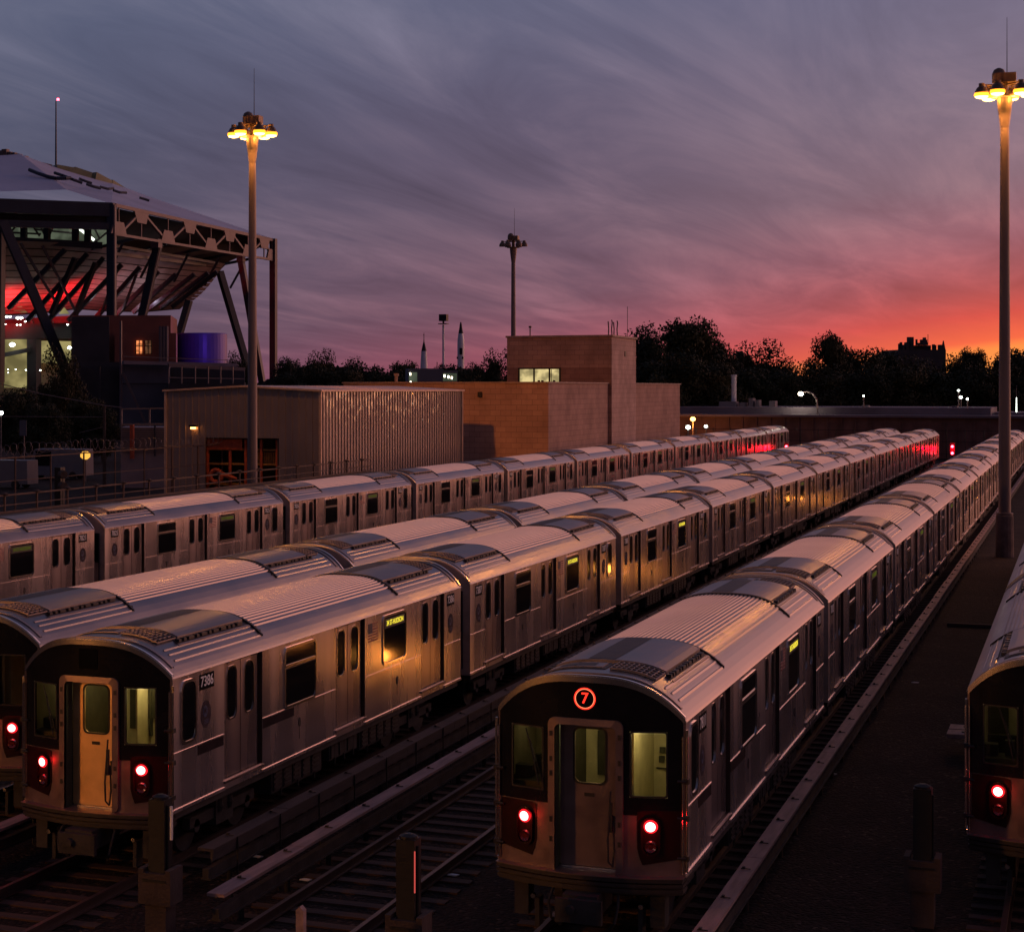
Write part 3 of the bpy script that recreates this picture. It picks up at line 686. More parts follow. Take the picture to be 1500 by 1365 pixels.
def make_lower():
    mb = MB().mat(M['frontsteel'])
    fgrid(mb, -HW, -0.42, 0.95, 1.865, 0.0, 10); fgrid(mb, 0.42, HW, 0.95, 1.865, 0.0, 10)
    for sx in (-1, 1):
        a, b = sorted((sx*1.285, sx*HW)); fgrid(mb, a, b, 1.86, lambda x: rz(x)-0.02, 0.002, 2)
    # arch rim
    mb.mat(M['chrome']); n = 30
    for k in range(n):
        a = -HW+2*HW*k/n; b = -HW+2*HW*(k+1)/n
        mb.face(fpt(a,rz(a)-0.065,0.01), fpt(b,rz(b)-0.065,0.01), fpt(b,rz(b)+0.015,0.01), fpt(a,rz(a)+0.015,0.01))
        mb.face(fpt(a,rz(a)+0.015,0.01), fpt(b,rz(b)+0.015,0.01), fpt(b,rz(b)+0.015,-0.06), fpt(a,rz(a)+0.015,-0.06))
    return mb.mesh('front_panel')
def make_doorframe():
    mb = MB().mat(M['frontsteel'])
    out = rrect(-0.52, 0.52, 0.96, 3.06, 0.10); inn = rrect(-0.425, 0.425, 0.90, 2.965, 0.07)
    ring(mb, out, inn, lambda a, b: fpt(a,b,-0.02), lambda a, b: fpt(a,b,0.05))
    # reveal walls back to the door
    mb.mat(M['cabdark'])
    yb = -bul(0)+0.26
    n = len(inn)
    for k in range(n):
        j = (k+1) % n; mb.face(fpt(*inn[k],0.04), fpt(*inn[j],0.04), (inn[j][0],yb,inn[j][1]), (inn[k][0],yb,inn[k][1]))
    mb.mat(M['trimdark'])
    for sx in (-1, 1):
        for z in (1.35, 1.62, 2.25, 2.45, 2.8):
            mb.box(sx*0.475-0.018, sx*0.475+0.018, -bul(.47)-0.065, -bul(.47)-0.049, z, z+0.07)
    return mb.mesh('door_frame')
def make_fdoor(mt):
    mb = MB().mat(M[mt]); y = -bul(0)+0.25
    x0, x1 = -0.41, 0.41; wx0, wx1, wz0, wz1 = -0.20, 0.22, 2.14, 2.88
    out = rrect(x0, x1, 0.99, 2.96, 0.02); wi = rrect(wx0, wx1, wz0, wz1, 0.08)
    ring(mb, out, wi, lambda a, b: (a,y+0.03,b), lambda a, b: (a,y,b))
    mb.mat(M['rubber']); ring(mb, rrect(wx0-.025, wx1+.025, wz0-.025, wz1+.025, 0.09), wi, lambda a, b: (a,y,b), lambda a, b: (a,y-0.012,b))
    mb.mat(M['clear']); mb.face(*[(a,y+0.01,b) for a, b in wi])
    mb.mat(M['trimdark']); mb.box(0.28, 0.33, y-0.05, y-0.003, 1.5, 1.72); mb.box(-0.07, 0.07, y-0.006, y-0.002, 1.95, 2.0)
    mb.mat(M['chrome']); mb.box(-0.40, 0.40, y-0.04, y+0.02, 0.965, 0.985)
    return mb.mesh('front_door')
def make_windshield():
    mb = MB().mat(M['clear']); fgrid(mb, -1.07, -0.62, 2.04, 2.88, -0.02, 5); return mb.mesh('windshield')
def make_wiper():
    mb = MB().mat(M['rubber']); mb.path([fpt(-0.66,2.10,0.03), fpt(-0.80,2.72,0.04)], 0.010, 6); mb.path([fpt(-0.60,2.12,0.03), fpt(-0.78,2.70,0.045)], 0.007, 5); mb.path([fpt(-0.72,2.42,0.03), fpt(-0.86,2.86,0.03)], 0.011, 5)
    return mb.mesh('wiper')
def make_redpanel():
    mb = MB().mat(M['redpanel'])
    fslab(mb, 0.70, 1.25, lambda x: 1.10+0.10*(x-0.70)/0.55 if x > 0.76 else 1.10+(0.76-x)*4, lambda x: 1.85 if x > .78 else 1.85-(0.78-x)*0.3, 0.0, 0.010, 16)
    mb.mat(M['redpanel'])
    cap = []
    for k in range(9): th = R(180*k/8); cap.append((0.88+0.125*math.cos(th), 1.64+0.125*math.sin(th)))
    for k in range(9): th = R(180+180*k/8); cap.append((0.88+0.125*math.cos(th), 1.36+0.125*math.sin(th)))
    inn = [(0.88+(a-0.88)*0.82, 1.5+(b-1.5)*0.9) for a, b in cap]
    ring(mb, cap, inn, lambda a, b: fpt(a,b,0.010), lambda a, b: fpt(a,b,0.055)); mb.face(*[fpt(a,b,0.014) for a, b in inn])
    return mb.mesh('lamp_panel')
def lampmesh(lit):
    mb = MB(); n = 18; z = 1.64 if lit else 1.36
    def disc(r, off): return [fpt(0.88+r*math.cos(2*math.pi*k/n), z+r*math.sin(2*math.pi*k/n), off) for k in range(n)]
    if lit:
        mb.mat(M['redrim']); a, b = disc(0.092, 0.03), disc(0.066, 0.055)
        for k in range(n): mb.face(a[k], a[(k+1) % n], b[(k+1) % n], b[k])
        mb.mat(M['redhot']); mb.face(*disc(0.066, 0.055))
    else:
        mb.mat(M['chrome']); a, b = disc(0.088, 0.018), disc(0.07, 0.045)
        for k in range(n): mb.face(a[k], a[(k+1) % n], b[(k+1) % n], b[k])
        mb.mat(M['deadlamp']); c = disc(0.035, 0.03)
        for k in range(n): mb.face(b[k], b[(k+1) % n], c[(k+1) % n], c[k])
        mb.face(*c)
    return mb.mesh('tail_light' if lit else 'unlit_lamp')
def make_anticlimber():
    mb = MB().mat(M['trimdark'])
    for z0, z1, o in ((0.90, 0.95, 0.14), (0.83, 0.875, 0.12), (0.75, 0.80, 0.09)): fslab(mb, -HW+0.01, HW-0.01, z0, z1, -0.2, o, 16)
    fslab(mb, -HW+0.03, HW-0.03, 0.72, 0.96, -0.2, 0.06, 16)
    mb.mat(M['frontsteel']); fslab(mb, -HW, HW, 0.951, 0.962, -0.25, 0.15, 16)
    return mb.mesh('anticlimber')
def make_gate():
    mb = MB().mat(M['chrome']); x = 1.335
    mb.tube((x, -0.02, 1.02), (x, -0.02, 2.85), 0.017, n=8); mb.tube((x-0.05, -0.05, 1.0), (x-0.05, -0.05, 2.86), 0.012, n=8)
    mb.mat(M['rubber'])
    for z in (1.18, 1.72, 2.22): mb.box(x-0.07, x+0.03, -0.06, 0.03, z, z+0.07); mb.tube((x-0.01,-0.05,z+0.035), (x-0.12,-0.08,z+0.035), 0.02, n=6)
    mb.mat(M['chrome']); mb.box(x-0.02, x+0.012, -0.03, 0.0, 2.85, 2.95)
    return mb.mesh('safety_gate')
def make_coupler():
    mb = MB().mat(M['under']); mb.box(-0.24, 0.24, -0.62, 0.3, 0.42, 0.72); mb.box(-0.32, 0.32, -0.70, -0.62, 0.36, 0.68); mb.tube((-0.1,-0.78,0.55), (-0.1,-0.6,0.55), 0.06, n=10)
    for sx in (-1, 1):
        mb.path([(sx*0.45,-0.25,0.72), (sx*0.48,-0.42,0.55), (sx*0.44,-0.45,0.35), (sx*0.34,-0.3,0.22)], 0.022, 6)
        mb.box(sx*0.95-0.1, sx*0.95+0.1, -0.1, 0.2, 0.25, 0.72); mb.box(sx*0.72-0.03, sx*0.72+0.03, -0.12, 0.1, 0.1, 0.5)
    mb.mat(M['chrome']); mb.tube((-0.75,-0.18,0.55), (-0.75,-0.24,0.55), 0.035, n=8); mb.tube((0.75,-0.18,0.55), (0.75,-0.24,0.55), 0.035, n=8)
    return mb.mesh('coupler')
def make_chain():
    mb = MB().mat(M['rubber']); pts = [(0.36, -0.33, 2.1), (0.35, -0.35, 1.8), (0.33, -0.37, 1.45), (0.34, -0.37, 1.15), (0.39, -0.34, 1.08), (0.41,-0.32,1.3), (0.39,-0.31,1.7)]
    mb.path(pts, 0.014, 6); mb.box(0.345, 0.385, -0.36, -0.32, 1.55, 1.95); return mb.mesh('safety_strap')
def make_cab(lit=True, var=0):
    mb = MB(); x0, x1, y0, y1, z0, z1 = -1.24, 1.24, 0.02, 1.75, 1.0, 3.02
    mb.mat(M['doorback'])
    mb.face((x0,y1,z0), (x1,y1,z0), (x1,y1,z1), (x0,y1,z1)); mb.face((x0,y0,z0), (x0,y1,z0), (x0,y1,z1), (x0,y0,z1)); mb.face((x1,y0,z0), (x1,y1,z0), (x1,y1,z1), (x1,y0,z1))
    mb.face((x0,y0,z1), (x1,y0,z1), (x1,y1,z1), (x0,y1,z1))
    mb.mat(M['cabdark']); mb.face((x0,y0,z0), (x1,y0,z0), (x1,y1,z0), (x0,y1,z0))
    mb.box(-1.20, -0.52, 0.05, 0.55, 1.0, 2.08)                                        # driver's desk
    mb.box(-0.50, -0.47, 0.1, 1.7, 1.0, 3.0)                                           # cab partition
    mb.mat(M['doorback']); mb.box(0.50, 0.53, 0.35, 1.7, 1.0, 3.0); mb.box(0.18, 0.22, 1.2, 1.3, 1.0, 3.0)
    mb.mat(M['cabdark'])
    mb.box(0.75, 1.15, 1.70, 1.745, 2.35, 2.85); mb.box(0.60, 0.68, 1.70, 1.745, 2.62, 2.80); mb.box(0.60, 0.68, 1.70, 1.745, 2.15, 2.24); mb.box(0.56, 1.2, 1.72, 1.745, 2.05, 2.07)
    mb.box(-0.30, 0.10, 1.70, 1.745, 1.9, 2.55); mb.box(-0.22, -0.08, 1.69, 1.744, 2.70, 2.80); mb.box(0.0, 0.08, 1.69, 1.744, 2.70, 2.80); mb.box(-1.1, -0.8, 1.70, 1.745, 2.1, 2.6)
    if var:
        mb.box(0.54, 0.98, 0.72, 0.76, 2.28, 2.95); mb.box(0.56, 0.60, 0.70, 0.76, 2.0, 2.95)
        mb.mat(M['doorback']); mb.box(0.54, 1.22, 0.77, 0.80, 1.0, 2.9)
    else:
        mb.box(0.98, 1.20, 0.60, 0.90, 2.42, 2.95); mb.box(0.62, 0.70, 1.66, 1.70, 2.30, 2.38)
    mb.mat(M['cabdark']); mb.lathe((-0.86, 0.95, 1.0), [(0.2,0), (0.2,0.5), (0.24,0.55), (0.24,0.62)], 12); mb.box(-1.08, -0.64, 1.1, 1.18, 1.5, 2.25); mb.box(-1.15, -0.9, 0.3, 0.5, 2.08, 2.24); mb.box(-0.8, -0.66, 0.34, 0.46, 2.08, 2.3)
    mb.mat(M['white']); mb.tube((0.05, 0.9, 1.0), (0.05, 0.9, 3.0), 0.016, n=8)
    mb.mat(M['cablight' if lit else 'cabdark']); mb.box(0.7, 1.1, 0.9, 1.3, 2.99, 3.012); mb.box(-0.25, 0.25, 0.9, 1.2, 2.99, 3.012); mb.box(-1.0, -0.75, 0.9, 1.15, 2.99, 3.012)
    return mb.mesh('cab_interior')
def make_route(lit):
    mb = MB(); z = 3.335
    if lit:
        n = 48; y = -bul(0)-0.014
        mb.mat(M['led7'])
        for k in range(n):
            a, b = 2*math.pi*k/n, 2*math.pi*(k+1)/n
            mb.face(*[(rr*math.cos(q_), y, z+rr*math.sin(q_)) for rr, q_ in ((0.150,a), (0.150,b), (0.134,b), (0.134,a))])
        mb.mat(M['led7c'])
        for k in range(n):
            a, b = 2*math.pi*k/n, 2*math.pi*(k+1)/n
            mb.face(*[(rr*math.cos(q_), y-0.001, z+rr*math.sin(q_)) for rr, q_ in ((0.134,a), (0.134,b), (0.125,b), (0.125,a))])
        me = bake('7', 0.21, M['led7'], Matrix.Translation((0,y-0.002,z)) @ FRONT, 0.001); merge(mb, me, M['led7'])
    else:
        mb.mat(M['plate']); mb.box(-0.16, 0.16, -bul(0)-0.012, -bul(0)-0.006, z-0.16, z+0.16)
    return mb.mesh('route_sign')
ME['mask'] = make_mask(); ME['lower'] = make_lower(); ME['dframe'] = make_doorframe(); ME['fdoor'] = make_fdoor('doorsteel'); ME['fdoor2'] = make_fdoor('frontsteel'); ME['shield'] = make_windshield()
ME['shield2'] = ME['shield'].copy(); ME['shield2'].transform(Matrix.Scale(-1, 4, (1,0,0)))
ME['wiper'] = make_wiper(); ME['red1'] = make_redpanel(); ME['red2'] = ME['red1'].copy(); ME['red2'].transform(Matrix.Scale(-1, 4, (1,0,0)))
ME['tl'] = lampmesh(True); ME['tl2'] = ME['tl'].copy(); ME['tl2'].transform(Matrix.Scale(-1, 4, (1,0,0)))
ME['ul'] = lampmesh(False); ME['ul2'] = ME['ul'].copy(); ME['ul2'].transform(Matrix.Scale(-1, 4, (1,0,0)))
ME['anti'] = make_anticlimber(); ME['gate'] = make_gate(); ME['gate2'] = ME['gate'].copy(); ME['gate2'].transform(Matrix.Scale(-1, 4, (1,0,0)))
ME['coup'] = make_coupler(); ME['strap'] = make_chain(); ME['cab'] = make_cab(); ME['cabdark'] = make_cab(False); ME['cab2'] = make_cab(True, 1); ME['r7'] = make_route(True); ME['r0'] = make_route(False)
LAMPS = []
def build_car(train, k, kind, num, front, left_side, lit7):
    L_ = LAY[kind]
    c = put('subway_car', ME['shell'+kind], train, (0, k*PITCH, 0))
    put('roof', ME['roof'+kind], c)
    for nm, key in (('hvac_cover','cover'), ('roof_grille','grille'), ('roof_hatch','hatch')):
        put(nm, ME[key], c); put(nm, ME[key+'2'], c)
    sides = (1, -1) if left_side else (1,)
    for sx in sides:
        def s(name, me, y, z=0.0):
            o = bpy.data.objects.new(name, me); COL.objects.link(o); o.parent = c
            o.location = (sx*HW, y, z)
            if sx < 0: o.scale = (-1, 1, 1)
            return o
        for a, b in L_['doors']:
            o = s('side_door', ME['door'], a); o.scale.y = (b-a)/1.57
        for a, b in L_['win']: o = s('window', ME['win'], a); o.scale.y = (b-a)/1.48
        s('cab_window', ME['cabwin'], L_['cabw'][0])
        if sx > 0:
            s('sign_window', ME['sign' if num in ('7386','7387','7388','7811') else 'signdim'], L_['sign'][0])
            if k < 7:
                s('flag_decal', ME['flag'], L_['flag'][0])
                pm = make_plate(num)
                for a, b in L_['plates']:
                    s('number_plate', pm, (a+b)/2, 2.85).scale.y = (b-a)/0.53
                for y in L_['emb']: s('emblem', ME['emb'], y, 2.32)
                s('drain_vent', ME['vent'], L_['win'][0][0]+0.72, 1.55); s('drain_vent', ME['vent'], L_['sign'][0]+0.9, 1.55)
                if front:
                    s('dark_strip', ME['stripe'], 0.93); o = s('dark_strip', ME['stripe'], 3.58); o.scale.y = 1.4
        else:
            o = s('window', ME['win'], L_['sign'][0])
    for y in (2.55, CL-2.55): put('bogie', ME['bogie'], c, (0, y, 0))
    if k < 8:
        put('equipment_box', ME['boxa'], c, (0, 4.3, 0)); put('equipment_box', ME['boxb'], c, (0, 7.1, 0)); put('equipment_box', ME['boxa'], c, (0, 8.75, 0))
    if front:
        for nm, key in (('front_mask','mask'), ('front_panel','lower'), ('door_frame','dframe'), ('front_door','fdoor' if num == '7386' else 'fdoor2'), ('windshield','shield'), ('windshield','shield2'), ('wiper','wiper'),
                        ('lamp_panel','red1'), ('lamp_panel','red2'), ('tail_light','tl'), ('tail_light','tl2'), ('unlit_lamp','ul'), ('unlit_lamp','ul2'), ('anticlimber','anti'),
                        ('safety_gate','gate'), ('safety_gate','gate2'), ('coupler','coup'), ('safety_strap','strap'), ('cab_interior',{'7831':'cabdark','7386':'cab2'}.get(num,'cab')), ('route_sign','r7' if lit7 else 'r0')):
            o = put(nm, ME[key], c)
            if nm == 'route_sign' and lit7: o['label'] = 'round red lit sign reading 7'
        for sx in (-1, 1):
            ld = bpy.data.lights.new('tail_light_glow', 'POINT'); ld.energy = 2.2; ld.color = (1, 0.01, 0.015); ld.shadow_soft_size = 0.04
            lo = bpy.data.objects.new('tail_light_glow', ld); COL.objects.link(lo); lo.parent = c; lo.location = (sx*0.88, -bul(0.88)-0.16, 1.64)
        for yy, xx in (() if num == '7831' else ((0.50, 0.85), (0.62, 0.0))):
            ld = bpy.data.lights.new('cab_light', 'POINT'); ld.energy = 1.6 if num == '7841' else 5.0; ld.color = (1, 0.82, 0.40); ld.shadow_soft_size = 0.08
            lo = bpy.data.objects.new('cab_light', ld); COL.objects.link(lo); lo.parent = c; lo.location = (xx, yy, 2.85)
    return c
GRP = 'silver subway trains parked in the yard'
def train(x, y, n, label, nums, lit7=False, front=True, left=False, rest_left=0):
    t = empty('subway_train', (x, y, 0), label, 'subway train', GRP)
    for k in range(n):
        fr = front and k == 0
        c = build_car(t, k, 'F' if k == 0 else 'R', nums[k] if k < len(nums) else str(int(nums[-1])+k), fr, k < 2, lit7)
        if fr and lit7: c['label'] = 'front car with round red lit 7 sign above its end door'
    return t
train(-14.38, 26.76, 11, 'silver subway train numbered 7386 with dark sign and orange lit end door', ['7386','7387','7388','7389','7390'])
train(-6.28, 26.0, 11, 'silver subway train with glowing red ring 7 sign over its end door', ['7811','7812','7813','7814'], lit7=True)
train(-18.15, 29.2, 11, 'silver subway train close behind the train numbered 7386, its front cut by left edge', ['7831','7832'])
train(-0.28, 30.25, 4, 'silver subway train cut off by the right edge of the photo', ['7841','7842'])
train(-30.5, 39.15, 11, 'silver subway train numbered 7821 nearest the ribbed metal shed', ['7821','7825','7826','7827','7828'], front=False)

# ------------------------------------------------------------------ light masts
def mast(x, y, h, lit, label, base=1.9, power=30000, r0=0.27, aim=None, spot=0):
    t = empty('light_mast', (x, y, GZ), label, 'light mast', 'tall floodlight masts of the yard'); h = h-GZ
    mb = MB().mat(M['mastbase']); mb.lathe((0,0,0), [(0.40,0), (0.38,base), (0.34,base+0.08)], 16); mb.obj('base', t)
    mb = MB().mat(M['galv']); mb.lathe((0,0,base+0.081), [(r0+0.10,0), (r0+0.10,0.06), (r0,0.08), (r0,2.0)]+[(r0-(r0-0.19)*k/6, 2.0+(h-base-4.0)*k/6) for k in range(1, 7)], 18); mb.obj('pole', t, smooth=False)
    mb = MB().mat(M['galv']); mb.lathe((0,0,h-1.95), [(0.18,0), (0.30,0.95), (0.33,1.3), (0.33,1.45)], 18); mb.obj('collar', t)
    mb = MB().mat(M['lamphouse']); mb.lathe((0,0,h-0.3), [(0.6,-0.2), (0.6,-0.14), (0.15,-0.12), (0.15,0.62)], 16)
    for k in range(6):
        a = 2*math.pi*k/6+0.26; mb.beam((0.15*math.cos(a),0.15*math.sin(a),h+0.1), (1.1*math.cos(a),1.1*math.sin(a),h+0.1), 0.07)
    mb.box(-0.05, 0.5, -0.3, 0.3, h+0.2, h+0.62); mb.lathe((-0.25,0,h+0.2), [(0.3,0), (0.3,0.42), (0.22,0.6), (0.08,0.68)], 14); mb.obj('lamp_ring', t)
    hs = MB().mat(M['lamphouse']); hs.lathe((0,0,0), [(0.31,-0.36), (0.30,-0.2), (0.21,-0.02), (0.13,0.04), (0.13,0.18)], 14); hme = hs.mesh('lamp_housing')
    ls = MB().mat(M['sodium'] if lit else M['deadlamp']); ls.lathe((0,0,0), [(0.30,-0.375), (0.30,-0.365)], 14)
    if lit:
        ls.lathe((0,0,0), [(0.12,-0.52), (0.26,-0.48), (0.30,-0.42)], 14); ls.mat(M['sodrim']); ls.lathe((0,0,0), [(0.301,-0.419), (0.34,-0.38), (0.335,-0.32), (0.315,-0.26)], 14)
    lme = ls.mesh('lens')
    for k in range(6):
        a = 2*math.pi*k/6+0.26; o = put('lamp_housing', hme, t, (1.02*math.cos(a), 1.02*math.sin(a), h)); put('lens', lme, o)
    mb = MB().mat(M['black_iron']); mb.tube((0.1,0,h+0.6), (0.1,0,h+3.2), 0.022, 0.01, n=6); mb.obj('lightning_rod', t)
    if lit:
        ld = bpy.data.lights.new('sodium_light', 'POINT'); ld.energy = power; ld.color = (1.0, 0.36, 0.07); ld.shadow_soft_size = 0.9
        lo = bpy.data.objects.new('sodium_light', ld); COL.objects.link(lo); lo.parent = t; lo.location = (0, 0, h-0.95)
        for k in range(3):
            a = 2*math.pi*k/3-0.6; ld = bpy.data.lights.new('sodium_spill', 'POINT'); ld.energy = 130; ld.color = (1.0,0.33,0.04); ld.shadow_soft_size = 0.15
            lo = bpy.data.objects.new('sodium_spill', ld); COL.objects.link(lo); lo.parent = t; lo.location = (0.75*math.cos(a), 0.75*math.sin(a), h-0.55)
        if aim:
            ld = bpy.data.lights.new('sodium_flood', 'SPOT'); ld.energy = spot; ld.color = (1.0, 0.30, 0.03); ld.shadow_soft_size = 0.4; ld.spot_size = R(46); ld.spot_blend = 0.8
            lo = bpy.data.objects.new('sodium_flood', ld); COL.objects.link(lo); lo.parent = t; lo.location = (0, 1.3, h-0.6)
            lo.rotation_euler = (Vector(aim)-Vector((x, y+1.3, h-0.6+GZ))).to_track_quat('-Z', 'Y').to_euler()
    return t
mast(-3.35, 94.3, 21.5, True, 'lit floodlight mast at the right beside the train with the red ring sign', power=4500)
mast(-41.2, 94.2, 21.6, True, 'lit floodlight mast standing in front of the ribbed metal shed', power=3200, aim=(-38.5,136.2,0.5), spot=20000)
mast(-49.3, 173.8, 21.3, False, 'unlit floodlight mast behind the masonry building')
for i_, (x_, y_, pw_) in enumerate(((-8.35, 48.3, 34), (-8.35, 75.2, 26), (-8.35, 128.0, 30))):  # unseen lamps, assumed and added for the gold reflections on the train side
    t = empty('assumed_low_lamp', (x_, y_, GZ), ['nearest','middle','farthest'][i_]+' low sodium work lamp hidden behind the train with the red ring sign', 'work lamp', 'low work lamps beside the empty track')
    mb = MB().mat(M['black_iron']); mb.tube((0,0,0), (0,0,.45), .03, n=8); mb.tube((-.25,0,.02), (.25,0,.02), .02, n=6); mb.tube((0,-.25,.02), (0,.25,.02), .02, n=6); mb.obj('stand', t)
    mb = MB().mat(M['lamphouse']); mb.box(-.2,.0,-.17,.17,.45,.75); hd = mb.obj('lamp_housing', t)
    mb = MB().mat(M['sodium']); mb.box(-.215,-.201,-.15,.15,.47,.73); put('lens', mb.mesh('lens'), hd)
    ld = bpy.data.lights.new('assumed_low_light', 'POINT'); ld.energy = pw_; ld.color = (1.0,0.30,0.045); ld.shadow_soft_size = .16
    lo = bpy.data.objects.new('assumed_low_light', ld); COL.objects.link(lo); lo.parent = t; lo.location = (-.42,0,.6)
mast(-28.6, 0.5, 9.5, True, 'lit lower lamp mast outside the photo in front of the leftmost trains', power=14000)  # unseen mast, assumed from the orange light on the end door

for i_, (x_, y_) in enumerate(((-70,-22), (-46,-24), (-20,-26), (14,-28), (40,-30))):  # unseen lamps added behind the camera to put glints on the shed cladding
    t = empty('glint_lamp', (x_, y_, GZ), 'white street lamp on the overpass behind the camera, number '+'one two three four five'.split()[i_]+' from the left', 'street lamp', 'street lamps on the overpass behind the camera')
    mb = MB().mat(M['galv']); mb.tube((0,0,0), (0,0,10.6), .12, .08, n=8); mb.beam((0,0,10.6), (0,1.6,10.9), .1); mb.obj('pole', t)
    mb = MB().mat(M['warm_lamp']); mb.lathe((0,1.7,10.75), [(.1,-.14), (.26,-.05), (.26,.05), (.1,.1)], 12); mb.obj('lamp_globe', t)
    ld = bpy.data.lights.new('glint_light', 'POINT'); ld.energy = 420; ld.color = (1,.78,.6); ld.shadow_soft_size = .3
    lo = bpy.data.objects.new('glint_light', ld); COL.objects.link(lo); lo.parent = t; lo.location = (0,1.8,10.3)

# ------------------------------------------------------------------ metal shed
def ribbed(mb, p, q, z0, z1f, step=0.45, rib=0.05, inward=None, holes=()):
    p = Vector(p); q = Vector(q); d = (q-p); L0 = d.length; d.normalize(); nrm = Vector((d.y, -d.x, 0)) if inward is None else Vector(inward)
    n = int(L0/step); step = L0/n
    for k in range(n):
        s0 = k*step; segs = [(s0, 0, s0+step*0.78, 0), (s0+step*0.78, 0, s0+step*0.82, rib), (s0+step*0.82, rib, s0+step*0.95, rib), (s0+step*0.95, rib, s0+step, 0)]
        zz = [(z0, None)]
        for h0, h1, hz0, hz1 in holes:
            if h0 < s0+step/2 < h1: zz = [(hz1, None)] if hz0 <= z0 else [(z0, hz0), (hz1, None)]
        for a, oa, b, ob in segs:
            A = p+d*a+nrm*oa; B = p+d*b+nrm*ob
            for zb, zt in zz: mb.face((A.x,A.y,zb), (B.x,B.y,zb), (B.x,B.y,zt if zt else z1f(b)), (A.x,A.y,zt if zt else z1f(a)))
sx0, sx1, sy0, sy1 = -50.3, -40.5, 102.3, 129.4
shed = empty('metal_shed', ((sx0+sx1)/2, (sy0+sy1)/2, 0), 'ribbed metal shed with low gable roof and open rack bay', 'shed')
def rel(mb, name, par):
    o = mb.obj(name, par); o.matrix_parent_inverse = Matrix.Translation(-Vector(par.location)); return o
mid_ = (sx0+sx1)/2
apex = lambda s_: 7.40+0.26*(1-abs(s_-(sx1-sx0)/2)/((sx1-sx0)/2))
mb = MB().mat(M['corr']); ribbed(mb, (sx0,sy0,0), (sx1,sy0,0), GZ, apex, 0.42, 0.08, (0,-1,0), holes=[(2.35, 7.1, -1, 4.7)])
ribbed(mb, (sx1,sy0,0), (sx1,sy1,0), GZ, lambda s_: 7.40, 0.5, 0.06, (1,0,0)); ribbed(mb, (sx0,sy0,0), (sx0,sy1,0), GZ, lambda s_: 7.40, 0.6, 0.045, (-1,0,0))
mb.face((sx0,sy1,GZ), (sx1,sy1,GZ), (sx1,sy1,7.46), (sx0,sy1,7.46)); rel(mb, 'wall', shed)
mb = MB().mat(M['shedtrim'])
for a, b in ((sx0-0.2, mid_), (mid_, sx1+0.2)):
    za, zb = (7.41, 7.67) if a < mid_ else (7.67, 7.41)
    if a >= mid_: za, zb = 7.67, 7.41
    mb.addf([(a,sy0-0.25,za), (b,sy0-0.25,zb), (b,sy1+0.2,zb), (a,sy1+0.2,za), (a,sy0-0.25,za+0.11), (b,sy0-0.25,zb+0.11), (b,sy1+0.2,zb+0.11), (a,sy1+0.2,za+0.11)], [(0,3,2,1),(4,5,6,7),(0,1,5,4),(1,2,6,5),(2,3,7,6),(3,0,4,7)])
mb.box(sx1-0.02, sx1+0.12, sy0-0.14, sy0-0.02, GZ, 7.45); mb.box(sx0-0.12, sx0+0.02, sy0-0.14, sy0-0.02, GZ, 7.45)
mb.box(sx1+0.05, sx1+0.12, sy1-0.1, sy1+0.05, GZ, 7.4); rel(mb, 'roof', shed)
bay = MB().mat(M['slatedark']); bx0, bx1 = sx0+2.35, sx0+7.1
bay.box(bx0, bx1, sy0+3.4, sy0+3.5, GZ, 4.75); bay.box(bx0-0.1, bx0-0.01, sy0+0.05, sy0+3.5, GZ, 4.75); bay.box(bx1+0.01, bx1+0.1, sy0+0.05, sy0+3.5, GZ, 4.75); bay.box(bx0, bx1, sy0+0.1, sy0+3.4, 4.72, 4.8)
rel(bay, 'bay_lining', shed)
lampb = MB().mat(M['orange_lamp']); lampb.box(sx0+1.7, sx0+1.95, sy0-0.32, sy0-0.12, 5.2, 5.32); lampb.mat(M['black_iron']); lampb.box(sx0+1.6, sx0+2.05, sy0-0.36, sy0-0.1, 5.33, 5.45); rel(lampb, 'wall_lamp', shed)
rack = empty('storage_rack', ((bx0+bx1)/2, sy0+1.2, 0), 'rusty steel storage rack standing in the open bay of the shed', 'rack')
mb = MB().mat(M['shelf'])
for z in (0.6, 1.9, 3.1, 3.95): mb.box(bx0+0.15, bx1-0.1, sy0+0.5, sy0+2.0, z, z+0.10)
rel(mb, 'shelf', rack)
mb = MB().mat(M['rustred'])
for x_ in (bx0+0.15, bx0+1.6, bx0+2.6, bx0+3.6, bx1-0.15): mb.box(x_-0.07, x_+0.07, sy0+0.35, sy0+0.46, GZ, 4.6)
mb.box(bx0+0.1, bx0+2.4, sy0+0.3, sy0+0.34, 4.0, 4.62); rel(mb, 'upright', rack)
mb = MB().mat(M['shelf'])
for k in range(14): mb.box(bx0+2.7+k*0.14, bx0+2.8+k*0.14, sy0+0.9, sy0+1.4, 3.21, 3.85)
rel(mb, 'stored_boards', rack)
for i, z in enumerate((1.35, 2.45)):
    hb = MB().mat(M['rustred']); n = 18
    for k in range(n):
        a, b = 2*math.pi*k/n, 2*math.pi*(k+1)/n; hb.tube((0.36*math.cos(a), 0, 0.36*math.sin(a)), (0.36*math.cos(b), 0, 0.36*math.sin(b)), 0.13, n=8)
    hb.tube((0.3,0.1,0.1), (1.2,0.3,-0.15), 0.16, 0.07, 8)
    o = hb.obj('hose_reel', None, (bx0+1.0-0.1*i, sy0-0.05, z)); tag(o, ['lower','upper'][i]+' round rusty red hose reel hanging in the shed bay', 'hose reel', 'round hose reels in the shed bay')

